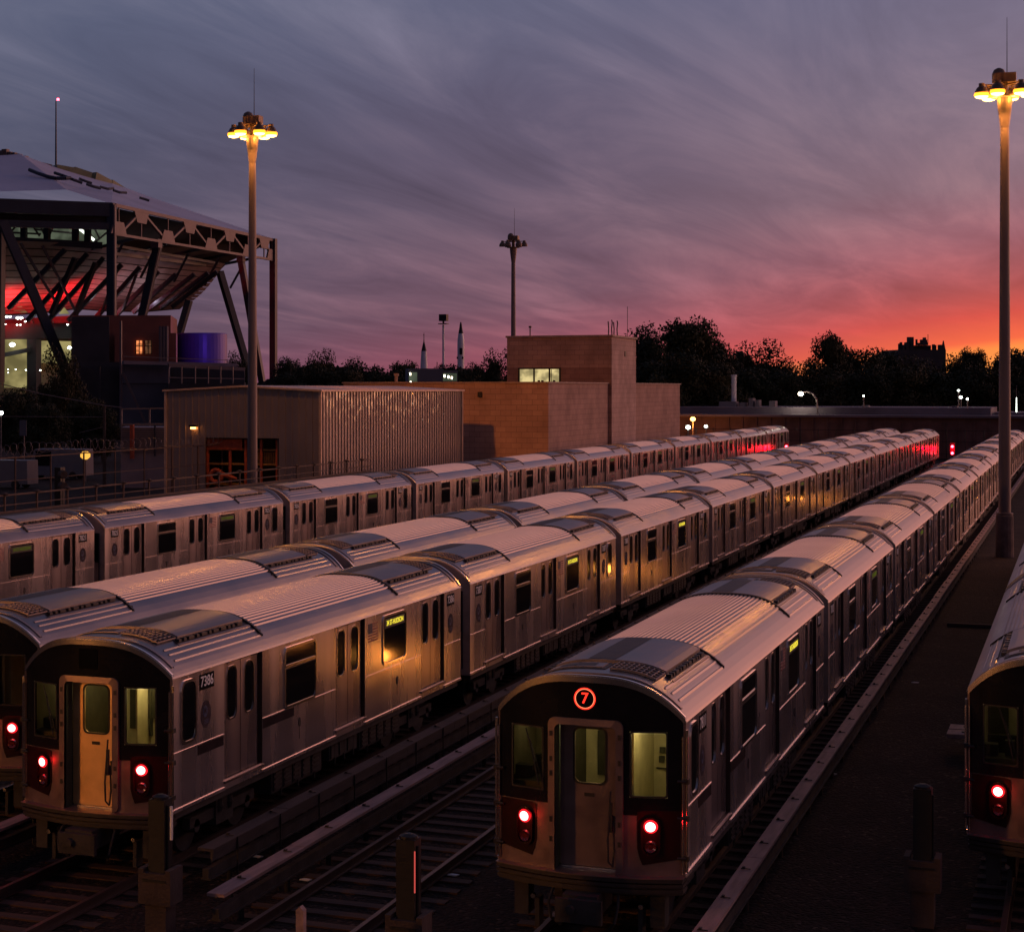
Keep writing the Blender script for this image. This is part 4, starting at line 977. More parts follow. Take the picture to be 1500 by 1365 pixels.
# ------------------------------------------------------------------ masonry building
bx, by0, by1, bl = -36.0, 136.2, 185.5, -52.0
bld = empty('masonry_building', (-44, 160, 0), 'tan block masonry building with raised tower and lit window strip', 'building')
mb = MB().mat(M['brick']); mb.box(bl, bx, by0, by1, GZ, 7.98); rel(mb, 'wall', bld)
mb = MB().mat(M['coping'])
for a in ((bl-.1,bx+.1,by0-.1,by0+.25), (bx-.25,bx+.1,by0+.26,by1+.1), (bl-.1,bl+.25,by0+.26,by1+.1)): mb.box(*a, 7.985, 8.10)
rel(mb, 'parapet', bld)
tx0, ty0, ty1 = -44.6, 155.3, 164.5
tw = MB().mat(M['brickdark']); tw.box(tx0, bx+0.28, ty0, ty1, 7.0, 9.35)
tw.mat(M['bricklt']); tw.face((bx+0.285,ty0,GZ), (bx+0.285,ty1,GZ), (bx+0.285,ty1,11.85), (bx+0.285,ty0,11.85)); tw.mat(M['brick']); tw.box(bx+0.02, bx+0.28, ty0+0.002, ty1-0.002, GZ, 6.99); tw.box(tx0, bx+0.28, ty0-0.003, ty1, 9.355, 11.85)
tow = rel(tw, 'tower', bld)
mb = MB().mat(M['coping']); mb.box(tx0-.1, bx+.4, ty0-.12, ty1+.1, 11.855, 12.02); rel(mb, 'tower_coping', bld)
wx0, wx1 = -43.55, -40.05
mb = MB().mat(M['litwin']); mb.box(wx0, wx1, ty0-0.05, ty0-0.02, 8.05, 9.22); mb.mat(M['black_iron'])
for x_ in (wx0, wx0+1.30, wx0+2.62, wx1): mb.box(x_-0.07, x_+0.07, ty0-0.10, ty0-0.051, 8.0, 9.26)
mb.box(wx0+2.75, wx0+2.8, ty0-0.07, ty0-0.051, 8.1, 9.2)
mb.box(wx0-.08, wx1+.08, ty0-0.13, ty0-0.03, 9.23, 9.33)
for x_ in (wx0+1.6, wx0+1.9, wx0+2.9): mb.box(x_, x_+0.22, ty0-0.09, ty0-0.052, 8.1, 8.3)
rel(mb, 'window', bld)
mb = MB().mat(M['black_iron']); mb.box(bx+0.29, bx+0.33, 160.0, 160.5, 10.3, 10.75); rel(mb, 'vent', bld)
mb = MB().mat(M['black_iron']); mb.box(-41.3, -41.0, by0-0.25, by0-0.01, 7.0, 7.35); rel(mb, 'wall_lamp', bld)
mb = MB().mat(M['black_iron'])
for x_, y_ in ((bx-0.2,157.5), (bx-0.2,159.5)):
    mb.path([(x_,y_,12.02), (x_,y_-0.15,12.6), (x_,y_+0.1,13.1), (x_,y_-0.1,13.3)], 0.05, 6); mb.path([(x_-0.3,y_,12.02), (x_-0.3,y_+0.1,12.6), (x_-0.3,y_-0.1,13.2)], 0.05, 6)
mb.tube((bx+0.1,162,12.02), (bx+0.1,162,14.6), 0.025, n=5); mb.tube((-42.8,156,12.02), (-42.8,156,12.7), 0.05, n=6); mb.box(-42.9,-42.7,155.9,156.1,12.7,12.85)
rel(mb, 'roof_pipes', bld)
mb = MB().mat(M['coping']); mb.tube((-48.2,137.5,8.1), (-48.2,137.5,8.55), 0.12, n=10); mb.tube((-48.2,137.5,8.55), (-48.2,137.5,8.75), 0.2, n=10); rel(mb, 'roof_vent', bld)

# ------------------------------------------------------------------ low building and wall behind the train ends
lb = empty('low_building', (-20, 226, 0), 'long low dark building with flat roof beyond the far train ends', 'building')
mb = MB().mat(M['fencewall']); mb.box(-47, 45, 225, 245, GZ, 4.35)
for k in range(58): x_ = -46+k*1.58; mb.box(x_, x_+0.18, 224.9, 224.997, GZ, 4.3)
rel(mb, 'wall', lb)
mb = MB().mat(M['pinkroof']); mb.box(-47.3, 46, 224.6, 245, 4.36, 4.62); mb.box(-48, -9.6, 229, 246, 4.63, 5.45); mb.box(-9.3, 46, 232, 246, 4.63, 4.9); rel(mb, 'roof', lb)
mb = MB().mat(M['pinkroof'])
for x_, w_, h_ in ((-40.5,2.0,0.6), (-38.1,0.7,0.5), (-37.0,0.5,1.0), (-36.2,0.4,0.8), (-34.6,0.7,0.7), (-24,0.8,0.2), (-14,0.6,0.15)): mb.box(x_, x_+w_, 233, 235, 5.455, 5.455+h_)
[rel(q_, 'roof_unit', lb) for q_ in mb.islands()]
p = P(1075, 597, 232); st = MB().mat(M['rocketwhite']); st.lathe((p.x,p.y,4.5), [(0.3,0), (0.3,4.6), (0.36,4.62), (0.36,4.8)], 12); tag(st.obj('chimney_stack'), 'thin pale chimney stack rising above the low dark building', 'chimney')
# yard end fence
fe = empty('wire_fence', (-25, 216, 0), 'tall wire fence with thin posts across the far end of the tracks', 'fence')
mb = MB().mat(M['black_iron'])
for k in range(42): x_ = -42+k*1.9; mb.tube((x_,216,GZ), (x_,216,3.2), 0.05, n=5)
[rel(q_, 'post', fe) for q_ in mb.islands()]
mb = MB().mat(M['black_iron'])
for z in (0.6, 1.9, 3.1): mb.beam((-42,216,z), (37,216,z), 0.05)
mb.obj('rail', fe).matrix_parent_inverse = Matrix.Translation((25,-216,0))

def lamp_post(px, py, D, label, mt, r=0.28, ground=GZ, post=True, energy=0, col=(1,.9,.7), arm=0.0, grp='small lamps among the far trees'):
    p = P(px, py, D); t = empty('street_lamp', (p.x, p.y, ground), label, 'street lamp', grp)
    mb = MB().mat(M['galv']); h = p.z-ground
    if arm:
        pts = [(arm, 0, 0), (arm, 0, h-1.6), (arm*0.93, 0, h-0.6), (arm*0.7, 0, h+0.05), (arm*0.4, 0, h+0.25), (0.15, 0, h+0.2)]
        mb.path(pts, 0.09, 8)
    else: mb.tube((0,0,0), (0,0,h), 0.09, 0.06, n=8)
    mb.obj('pole', t)
    mb = MB().mat(mt); mb.lathe((0,0,h), [(r*.4,-r*.8), (r,-r*0.3), (r,r*0.3), (r*.5,r*.8)], 10); mb.obj('lamp_globe', t)
    if energy:
        ld = bpy.data.lights.new('street_lamp_light', 'POINT'); ld.energy = energy; ld.color = col; ld.shadow_soft_size = r
        lo = bpy.data.objects.new('street_lamp_light', ld); COL.objects.link(lo); lo.parent = t; lo.location = (0, -0.5, h-r-0.2)
    return t
lamp_post(1173, 577, 222, 'curved arm street lamp behind the far ends of the trains', M['warm_lamp'], 0.3, arm=1.9, energy=150)
lamp_post(1265, 580, 223.5, 'single distant white lamp right of the curved arm street lamp', M['white_lamp'], 0.11)
lamp_post(1404, 572, 223.5, 'topmost of three white lamps left of the right mast', M['white_lamp'], 0.13)
lamp_post(1407.5, 582, 222.5, 'brightest of three white lamps left of the right mast', M['white_lamp'], 0.18)
lamp_post(1417, 584.5, 223, 'rightmost of three white lamps left of the right mast', M['white_lamp'], 0.13)
lamp_post(1015, 614, 219, 'orange lamp glowing on the wall beside the masonry building', M['orange_lamp'], 0.3, energy=500, col=(1,.3,.05))
lamp_post(1008, 626, 214, 'white lamp left and below the orange lamp beside the masonry building', M['white_lamp'], 0.26)
lamp_post(1034, 624.5, 216, 'small white lamp right of the orange lamp beside the masonry building', M['white_lamp'], 0.18)
mb = MB(); p = P(1489, 602, 221); mb.mat(M['galv']); mb.tube((p.x,p.y,GZ), (p.x,p.y,8.0), 0.07, 0.03, n=6); mb.mat(M['white_lamp']); mb.tube((p.x,p.y-0.1,4.6), (p.x,p.y-0.1,6.6), 0.05, 0.02, n=6)
tag(mb.obj('flagpole'), 'thin pale lit pole standing right of the right mast', 'pole')

def signal(px, py, D, label, n=2, power=60):
    p = P(px, py, D); t = empty('track_signal', (p.x, p.y, GZ), label, 'signal', 'red track signals')
    h = p.z-GZ; mb = MB().mat(M['black_iron']); mb.tube((0,0.15,0), (0,0.15,h+0.4), 0.06, n=8); mb.box(-0.22, 0.22, 0.0, 0.3, h-0.25-0.65*(n-1), h+0.35); mb.obj('housing', t)
    for k in range(n):
        mb = MB().mat(M['red_signal']); mb.tube((0,-0.02,h-0.65*k), (0,-0.06,h-0.65*k), 0.13, n=12); mb.obj('lens', t)
    ld = bpy.data.lights.new('signal_light', 'POINT'); ld.energy = power; ld.color = (1,.0,.006); ld.shadow_soft_size = 0.15
    lo = bpy.data.objects.new('signal_light', ld); COL.objects.link(lo); lo.parent = t; lo.location = (0,-0.4,h-0.2)
signal(1395, 654, 187, 'red two lamp track signal between the far train ends', 2, 260)
signal(1491, 657, 170, 'red track signal just right of the right mast', 2, 150)
p0 = P(1345, 672, 150)
signal(1152, 654, 196, 'red track signal at the far end of the train nearest the shed', 1, 200)

# ------------------------------------------------------------------ trees
def tree_meshes(seed, H, Wd, nblob, nleaf, ls):
    rr = random.Random(seed); cr = MB().mat(M['leaf'] if seed % 2 else M['leaf2']); tk = MB().mat(M['bark'])
    th = H*0.32; blobs = []
    for k in range(nblob):
        a = rr.uniform(0, 2*math.pi); f = math.sqrt(rr.random()); zz = rr.uniform(0.22, 0.92)
        wz = math.sin(math.pi*min(1, (zz-0.08)/0.95))**0.6
        r = rr.uniform(0.13, 0.22)*Wd
        blobs.append((Vector((math.cos(a)*f*Wd*0.38*wz, math.sin(a)*f*Wd*0.38*wz, zz*H)), r))
    blobs.append((Vector((0,0,H*0.55)), Wd*0.28))
    tk.path([(0,0,0), (rr.uniform(-.2,.2), rr.uniform(-.2,.2), th*0.5), (rr.uniform(-.3,.3), rr.uniform(-.3,.3), th)], 0.028*H*0.6, 8)
    tk.tube((0,0,th), (0,0,H*0.75), 0.014*H, 0.004*H, 6)
    for c, r in blobs[:8]: tk.tube((0,0,th*rr.uniform(.8,1.2)), c, 0.011*H, 0.003*H, 5)
    for c, r in blobs:
        for j in range(nleaf):
            v = Vector((rr.gauss(0,1), rr.gauss(0,1), rr.gauss(0,1))).normalized(); q_ = c+v*r*(rr.random()**0.45)*rr.choice((1,1,1,1,1.06))
            q_.z = max(q_.z, 0.1)
            a = Vector((rr.gauss(0,1), rr.gauss(0,1), rr.gauss(0,1))).normalized(); b = a.cross(v).normalized() if abs(a.dot(v)) < .98 else Vector((1,0,0))
            s_ = ls*rr.uniform(0.6, 1.35)
            cr.face(q_-a*s_*0.6, q_-b*s_*0.35, q_+a*s_*0.6, q_+b*s_*0.35)
    return cr.mesh('crown'), tk.mesh('trunk')
PROT = [tree_meshes(s_, 14, 13, 34, 560, 0.40) for s_ in (11, 12, 13, 14, 15)]
def tree(px, ptop, D, wpx, kind, label, grp='trees along the horizon', base=GZ):
    top = P(px, ptop, D); H = top.z-base; Wd = wpx/FP*D
    t = empty('tree', (top.x, top.y, base), label, 'tree', grp); t.rotation_euler = (0,0,rnd.uniform(0,6.28)); t.scale = (Wd/13, Wd/13, H/14)
    c, k_ = PROT[kind]; put('crown', c, t); put('trunk', k_, t); return t
names = [ (425,530,300,70,'tree just right of the tallest stadium column'), (470,521,310,62,'pointed tree between the front mast and the small rocket'), (535,531,300,90,'broad low tree left of the small rocket'),
 (590,534,300,64,'low tree directly left of the small rocket'), (655,535,300,70,'low tree between the two rockets'), (700,538,300,60,'low tree right of the tall rocket'), (735,518,290,66,'tree touching the left side of the masonry tower'),
 (955,484,245,100,'tall dark tree right against the masonry tower'), (1005,474,250,120,'tallest dark tree right of the masonry tower'), (1045,500,255,80,'tree under the right shoulder of the tallest tree'),
 (1075,524,270,60,'low tree beneath the slim distant tower'), (1110,509,262,100,'round tree above the thin chimney stack'), (1150,530,262,70,'tree left of the gap of red sky'),
 (1212,495,255,74,'open leafy tree right of the gap of red sky'), (1250,512,262,90,'broad tree left of the cluttered roof block'), (1295,519,270,80,'tree just left of the cluttered roof block'),
 (1345,532,250,90,'tree in front of the cluttered roof block'), (1395,527,262,80,'tree right of the cluttered roof block'), (1425,516,270,60,'small round tree left of the right mast'),
 (1480,514,255,90,'tree directly behind the right mast'), (1530,512,262,90,'tree at the right edge of the photo'), (1600,510,270,110,'tree beyond the right edge of the photo'), (348,522,300,40,'small tree peeping between stadium columns')]
for i, (px, pt, D, wp, lb_) in enumerate(names): tree(px, pt, D, wp*1.15, i % 5, lb_)
for i, (px, pt, D, wp) in enumerate([(440,540,290,80), (500,542,288,90), (560,545,292,80), (620,550,292,80), (680,548,288,80), (980,520,236,110), (1040,535,240,100), (1095,540,244,100), (1150,548,244,90), (1200,540,248,100), (1260,540,246,100), (1320,542,246,100), (1380,545,248,100), (1440,542,246,100), (1500,540,248,100), (1560,540,250,110)]):
    tree(px, pt, D, wp*1.2, (i+2) % 5, 'dark lower tree of the nearer row '+['left of the masonry tower','between the tower and the chimney stack','behind the lamps right of the chimney stack'][0 if px < 800 else (1 if px < 1120 else 2)], ['low trees left of the masonry tower','low trees between the tower and the chimney stack','low trees behind the lamps right of the chimney stack'][0 if px < 800 else (1 if px < 1120 else 2)])
# far wood closing the view as one mass
rr = random.Random(5); wd_ = MB().mat(M['leaf'])
for k in range(30000):
    px = rr.uniform(240, 1750); D = rr.uniform(330, 345); hh = 9.5+1.2*math.sin(px*0.03)+1.0*math.sin(px*0.011+2)
    p = P(px, 570, D); z = rr.uniform(0, 1)**0.8*hh; q_ = Vector((p.x, p.y, z)); a = Vector((rr.gauss(0,1), rr.gauss(0,1)*.4, rr.gauss(0,1))).normalized(); b = Vector((-a.z, 0.2, a.x)).normalized(); s_ = 1.5*rr.uniform(.5,1.2)
    wd_.face(q_-a*s_*.6, q_-b*s_*.45, q_+a*s_*.6, q_+b*s_*.45)
tag(wd_.obj('far_wood'), 'dark far wood filling the gaps behind the trees', 'wood', kind='stuff')

# ------------------------------------------------------------------ far skyline pieces
def at_ground(px, D): p = P(px, 570, D); return Vector((p.x, p.y, 0))
b = at_ground(1351, 420); bb = empty('apartment_block', (b.x, b.y, GZ), 'dark apartment block with cluttered roof tanks against the orange sky', 'building')
bb.rotation_euler = (0,0,YAW)
mb = MB().mat(M['slatedark']); W_ = 10.2; mb.box(-5.2, 5.2, 0, 12, 0, 16.4); mb.box(-2.6, 2.6, 2, 8, 16.4, 17.4); mb.obj('wall', bb)
mb = MB().mat(M['slatedark']); rr = random.Random(9)
for k in range(26):
    x_ = rr.uniform(-5.1, 5.0); w_ = rr.uniform(.15,.6); top = 17.4 if abs(x_) < 2.5 else 16.4
    mb.box(x_, x_+w_, rr.uniform(0,1), rr.uniform(1.1,2), top, top+rr.uniform(.5,1.7))
mb.box(-2.9, -1.7, 0.5, 1.6, 16.41, 19.2); mb.prism([(4.4,0.2,16.41), (5.2,0.2,16.41), (4.8,0.2,18.4)], (0,0.6,0)); mb.tube((1.6,1,17.41), (1.6,1,19.8), .07, n=5)
mb.obj('roof_clutter', bb)
b = at_ground(1083.5, 900); mb = MB().mat(M['slate']); mb.box(-1.5, 1.5, 0, 4, 0, 25); mb.box(-1.2, 1.2, .5, 3, 25.01, 25.6)
for k in range(12): mb.box(-1.52, 1.52, -0.04, -0.01, 4+k*1.7, 4.2+k*1.7)
o = mb.obj('distant_tower', None, (b.x,b.y,GZ)); tag(o, 'slim grey distant tower between two dark trees', 'tower')
# low cloud bank on the horizon is part of the sky; rockets and lit buildings of the park
def rocket(px, ybase, ytip, D, wpx, label, tall):
    b = P(px, ybase, D); tip = P(px, ytip, D); H = tip.z-GZ; r = wpx/2/FP*D; t = empty('rocket', (b.x,b.y,GZ), label, 'rocket', 'display rockets on the horizon')
    k = r
    if tall:
        mb = MB().mat(M['rocketwhite']); mb.lathe((0,0,0), [(k,0), (k,H*0.80), (k*.95,H*0.84), (k*0.72,H*0.895)], 18); mb.obj('body', t)
        mb = MB().mat(M['black_iron']); mb.lathe((0,0,H*0.896), [(k*.72,0), (k*.42,H*.055), (k*.36,H*.075), (k*.2,H*.10), (k*.2,H*.104)], 16); mb.obj('capsule', t)
        mb = MB().mat(M['black_iron']); mb.box(-k*0.1, k*.75, -k*1.03, -k*.75, H*.70, H*.76); mb.box(-k*1.02, -k*.6, -k*.8, -k*.5, H*.66, H*.68); mb.box(k*.6, k*1.02, -k*.8, -k*.5, H*.66, H*.68); mb.obj('painted_patch', t)
    else:
        mb = MB().mat(M['rocketwhite']); mb.lathe((0,0,0), [(k,0), (k,H*0.62), (k*.72,H*0.82)], 18); mb.obj('body', t)
        mb = MB().mat(M['black_iron']); mb.lathe((0,0,H*0.82), [(k*.72,0), (k*.5,H*.04), (k*.2,H*.09), (k*.12,H*.10), (k*.14,H*.12)], 14); mb.obj('capsule', t)
        mb = MB().mat(M['pinksteel']); mb.lathe((0,0,H*.941), [(k*.1,0), (k*.1,H*.04), (k*.16,H*.045), (k*.05,H*.07)], 8); mb.obj('escape_tower', t)
rocket(621, 535, 489, 360, 11, 'shorter black nosed rocket left of the platform mast', False)
rocket(675, 533, 472, 360, 10, 'taller white rocket right of the platform mast', True)
b = at_ground(649.5, 370); t = empty('platform_mast', (b.x,b.y,GZ), 'white pole carrying a dark boxy platform between the two rockets', 'mast')
mb = MB().mat(M['rocketwhite']); mb.lathe((0,0,0), [(0.25,0), (0.22,20.2)], 10); mb.obj('pole', t); mb = MB().mat(M['black_iron']); mb.box(-0.85,0.85,-.8,.8,20.3,20.45); mb.box(-0.7,0.8,-.7,.7,20.9,22.2); mb.tube((0,0,20.4),(0,0,20.95),.2,n=8); mb.obj('platform', t)
b = at_ground(632, 200); t = empty('glazed_pavilion', (b.x,b.y,GZ), 'small dim pavilion with lit windows below the rockets', 'building'); t.rotation_euler = (0,0,YAW)
mb = MB().mat(M['slate']); mb.box(-2.4, 1.2, 0, 5, 0, 9.9); mb.box(1.21, 2.8, 0.5, 5, 0, 9.7); mb.obj('wall', t)
mb = MB().mat(M['litgreen']); mb.box(-2.35,-1.5,-.06,-.01,8.3,9.5); mb.obj('window', t); mb = MB().mat(M['litgreen']); mb.box(1.25,2.7,.44,.49,8.6,9.4); mb.obj('window', t)
for x_, z_ in ((-2.3,9.2), (-2.25,8.3), (1.35,9.0), (1.75,8.9), (2.1,8.8)): mb = MB().mat(M['warm_lamp']); mb.box(x_, x_+0.14, .38 if x_ > 1 else -.12, .43 if x_ > 1 else -.065, z_, z_+0.25); mb.obj('lamp', t)

# ------------------------------------------------------------------ stadium
stad = empty('stadium', P(200, 700, 350), 'large stadium with sloping membrane roof on steel trusses lit red inside', 'stadium')
def sobj(mb, name):
    for m_ in (mb.islands() if name in ('column', 'column_edge', 'raking_strut', 'strip_light', 'mullion', 'soffit_beam') else [mb]): rel(m_, name, stad)
DA, DB, DL = 330.0, 408.0, 322.0
A = P(164, 299, DA); B = P(403, 351, DB); C_ = P(-190, 286, DL)      # roof edge corners
mb = MB().mat(M['roofmem'])
r1, r2, r3, r4, r5 = P(-120, 236, 375), P(30, 226, 392), P(75, 243, 400), P(165, 268, 412), P(215, 287, 416)
A2 = P(97, 278, 345)
pts = [C_, A, B, r5, r4, r3, r2, r1]
mb.addf([C_, A2, A, B, r5, r4, r3, r2, r1, P(-60,262,352)], [(0,1,9), (9,1,8,), (0,9,8), (1,7,8), (1,6,7), (1,5,6), (1,2,5), (2,4,5), (2,3,4)])
mb.obj('roof_tmp') if False else None
under = [Vector(v)+Vector((0,0,-0.8)) for v in (C_, A2, A, B, r5, r4, r3, r2, r1)]
sobj(mb, 'roof')
# graphic on the roof, the skylight hump and the rail at the top
def on_roof(px, py):
    f = (px-97)/(403-97); base = A2+(B-A2)*max(0, f); D = 345+(408-345)*max(0, f)+(300-py)*0.35; return P(px, py, D-1.5)
for pl, wd in (([(43,249), (55,254), (70,259), (82,261.5), (95,261.5), (103,261)], 1.1), ([(80,253.5), (92,257.5), (106,263), (120,268)], 0.9), ([(116,262), (125,265.5), (134,268.5)], 0.8), ([(127,270), (137,273.5), (147,276)], 0.9), ([(147,274), (158,277), (166,276)], 0.8), ([(166,279), (175,282), (185,282.5)], 0.8), ([(205,290), (212,292), (218,294)], 0.8)):
    q_ = [on_roof(*v) for v in pl]
    mb = MB().mat(M['navy'])
    for a, b in zip(q_[:-1], q_[1:]): mb.tube(a, b, wd*0.32, n=8)
    sobj(mb, 'roof_lettering')
mb = MB().mat(pmat('olive_skylight', (0.16,0.17,0.09), 0.6, 0, 0.2, 0.3)); hump = [P(75,244,402), P(100,247,404), P(125,254,406), P(148,265,410), P(168,276.5,414)]
for a, b in zip(hump[:-1], hump[1:]): mb.beam(a+Vector((0,0,-1.0)), b+Vector((0,0,-1.2)), 6, 2.2)
sobj(mb, 'skylight')
mb = MB().mat(M['pinksteel']); q_ = [P(0,229,394), P(30,233,395), P(55,240,398), P(75,245,400)]
for a, b in zip(q_[:-1], q_[1:]): mb.beam(a, b, 0.8, 0.9)
for px, py in ((3,226), (8,224), (14,228), (20,229), (27,231), (36,234)): v = P(px, py, 393); mb.box(v.x-.6, v.x+.6, v.y-.6, v.y+.6, v.z-.8, v.z+.7)
sobj(mb, 'roof_walkway')
mb = MB().mat(M['navy']); v = P(82, 246, 402); mb.tube(v, P(82,148,402), 0.22, 0.12, n=6); mb.mat(M['red_signal']); v = P(85,146,402); mb.box(v.x-.2, v.x+.2, v.y-.2, v.y+.2, v.z-.2, v.z+.2); sobj(mb, 'antenna')
# fascia on the near side
mb = MB().mat(M['navy'])
mb.beam(C_+Vector((0,0,-1.0)), A+Vector((0,0,-1.0)), 1.0, 2.4); mb.beam(P(-190,322,DL), P(164,332,DA), 1.0, 1.2)
mb.addf([P(-190,292,DL+.8), P(164,303,DA+.8), P(164,330,DA+.8), P(100,318,DA), P(-190,316,DL+.8)], [(0,1,2,3,4)])
sobj(mb, 'fascia')
# truss from A to B
def L2(a, b, f): return a+(b-a)*f
tA0, tB0 = P(168,301,DA), P(400,352,DB); tA1, tB1 = P(168,343,DA), P(400,381,DB)
mb = MB().mat(M['pinksteel']); mb.beam(tA0, tB0, 0.6, 0.6); mb.beam(tA1, tB1, 0.5, 0.45)
n = 9; topn = [0.14, 0.42, 0.68, 0.93]; botn = [0.02, 0.29, 0.555, 0.81, 0.99]
seq = []
for i in range(5):
    seq.append(('b', botn[i]));
    if i < 4: seq.append(('t', topn[i]))
pp = [L2(tA0, tB0, f) if k == 't' else L2(tA1, tB1, f) for k, f in seq]
for a, b in zip(pp[:-1], pp[1:]): mb.beam(a, b, 0.42, 0.42)
for (k, f), v in zip(seq, pp):
    s_ = 1 if k == 't' else -1; d = (tB0-tA0).normalized()
    q_ = [v+d*-3.4, v+d*3.4, v+d*2.0-Vector((0,0,s_*2.2)), v-d*2.0-Vector((0,0,s_*2.2))]
    mb.prism([x_+Vector((0.3,-.3,0)) for x_ in q_], Vector((-0.5,0.3,0)))
    o2 = L2(tA1, tB1, f) if k == 't' else L2(tA0, tB0, f); mb.beam(v, o2, 0.22, 0.22)
sobj(mb, 'edge_truss')
# columns and raking struts
mb = MB().mat(M['navy'])
def col(p0, p1, D0, D1=None, wd=1.2): mb.beam(P(*p0, D0), P(*p1, D1 or D0), wd)
col((163.5,298), (163.5,560), DA, wd=1.3); col((400.5,350), (400.5,575), DB, wd=1.3)
col((4,325), (104,560), DL, DL+4, 1.5); col((232,356), (190,548), 350, 350, 1.3)
col((322,398), (372,570), 385, 390, 1.2); col((352,376), (384,560), 398, 400, 1.2); col((277,440), (262,492), 372, 372, 1.2); col((0,330), (-2,560), DL+10, wd=1.5)
sobj(mb, 'column')
mb = MB().mat(M['pinksteel']); mb.beam(P(167.5,300,DA-1), P(167.5,540,DA-1), 0.35); mb.beam(P(235,360,349), P(197,530,349), 0.2); v = P(229,357,349); mb.box(v.x-.8,v.x+.8,v.y-.8,v.y+.8,v.z-.8,v.z+.8); v = P(353,379,397); mb.box(v.x-.7,v.x+.7,v.y-.7,v.y+.7,v.z-.7,v.z+.7); sobj(mb, 'column_edge')
# roof soffit beams going inwards and the bowl underside
mb = MB().mat(M['bowl'])
# bowl: rings of plates from the rim down to the base; rim line in the photo from (0,352) over (150,372) (300,378) (330,372)
rim = [P(-190,350,345), P(0,352,346), P(80,355,350), P(150,362,358), P(225,372,372), P(290,380,388), P(330,386,400)]
foot = [P(-190,470,368), P(0,462,370), P(60,458,374), P(110,452,380), P(160,456,390), P(215,456,400), P(262,452,408)]
nr = 13
for r_ in range(nr):
    f0 = r_/nr; f1 = (r_+0.86)/nr
    for i in range(len(rim)-1):
        def bp(i_, f): v = L2(rim[i_], foot[i_], f); v = v.copy(); v.z -= 1.5*math.sin(math.pi*f); return v
        mb.face(bp(i,f0), bp(i+1,f0), bp(i+1,f1), bp(i,f1))
        a, b = bp(i,f1), bp(i+1,f1); up = Vector((SN*1.0,-CS*1.0,0)); mb.face(a, b, b-up+Vector((0,0,.25)), a-up+Vector((0,0,.25)))
sobj(mb, 'seating_bowl')
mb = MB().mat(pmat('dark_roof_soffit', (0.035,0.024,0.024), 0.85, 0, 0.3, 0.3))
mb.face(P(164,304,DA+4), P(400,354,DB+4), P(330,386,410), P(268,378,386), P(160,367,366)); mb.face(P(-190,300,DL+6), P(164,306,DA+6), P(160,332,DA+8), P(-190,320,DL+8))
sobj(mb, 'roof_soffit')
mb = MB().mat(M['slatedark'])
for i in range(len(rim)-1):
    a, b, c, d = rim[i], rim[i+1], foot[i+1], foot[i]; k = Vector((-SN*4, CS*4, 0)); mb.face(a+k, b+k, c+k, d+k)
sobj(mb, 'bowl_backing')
mb = MB().mat(M['navy'])
for (x0_, y0_, x1_, y1_) in ((95,366,12,452), (128,372,40,470), (152,378,70,470), (178,388,100,470), (205,392,140,466), (232,398,170,462), (258,402,195,458), (285,402,215,455), (305,400,235,452), (318,398,252,450), (62,360,110,455), (30,356,80,440), (110,378,75,460), (140,385,110,462), (172,395,148,460), (200,402,180,455)):
    D0 = 334+(x0_/320)*50; mb.beam(P(x0_, y0_, D0), P(x1_, y1_, D0+3), 0.8 if x1_ < x0_-25 else 0.4)
sobj(mb, 'raking_strut')
mb = MB().mat(M['navy']); 
for f in (0.12, 0.3, 0.5, 0.7, 0.88):
    a = L2(tA1, tB1, f); mb.beam(a, a+Vector((-SN*25, CS*25, -1.0))+Vector((-14,-4,0)), 0.5); mb.beam(a+Vector((-3,0,-1)), a+Vector((-8,4,-6)), 0.35)
mb.beam(P(168,372,340), P(300,388,392), 0.6); mb.beam(P(168,360,345), P(320,386,395), 0.5); sobj(mb, 'soffit_beam')
# opening with lit stands above the rim
mb = MB().mat(M['litgreen'])
mb.face(P(-190,318,372), P(160,334,376), P(160,366,376), P(-190,352,372)); sobj(mb, 'lit_stand_opening')
mb = MB().mat(M['pinksteel'])
for x0_, y0_, x1_, y1_ in ((-5,320,14,346), (14,342,30,324), (42,322,58,346), (54,320,66,346), (72,346,84,318), (50,336,110,342), (118,326,140,352), (135,328,146,350), (138,356,160,338), (0,340,60,343)):
    mb.beam(P(x0_,y0_,370), P(x1_,y1_,370), 0.35)
sobj(mb, 'inner_truss')
mb = MB().mat(M['stripglow']); mb.beam(P(88,321,366), P(112,331,366), 0.5, 0.5); mb.beam(P(112,332,366), P(138,352,366), 0.35, 0.5); sobj(mb, 'strip_light')
mb = MB().mat(M['navy'])
for x_ in (35, 69, 108, 113, 126, 131): mb.beam(P(x_,314,352), P(x_,356,352), 0.55 if x_ > 100 else 1.0)
mb.beam(P(-20,324,352), P(150,329,352), 0.3); mb.beam(P(-20,350,350), P(150,360,352), 1.2); sobj(mb, 'mullion')
for q_ in ((6,452,358), (96,452,364)):
    ld = bpy.data.lights.new('red_uplight', 'SPOT'); ld.spot_size = R(150); ld.spot_blend = 1.0; ld.energy = 20000 if q_[0] < 50 else 9000; ld.color = (1,.01,.015); ld.shadow_soft_size = 1.0
    lo = bpy.data.objects.new('red_uplight', ld); COL.objects.link(lo); lo.location = P(*q_); lo.rotation_euler = (P(q_[0]+5, 395, 380)-P(*q_)).to_track_quat('-Z','Y').to_euler(); lo.parent = stad; lo.matrix_parent_inverse = Matrix.Translation(-Vector(stad.location))
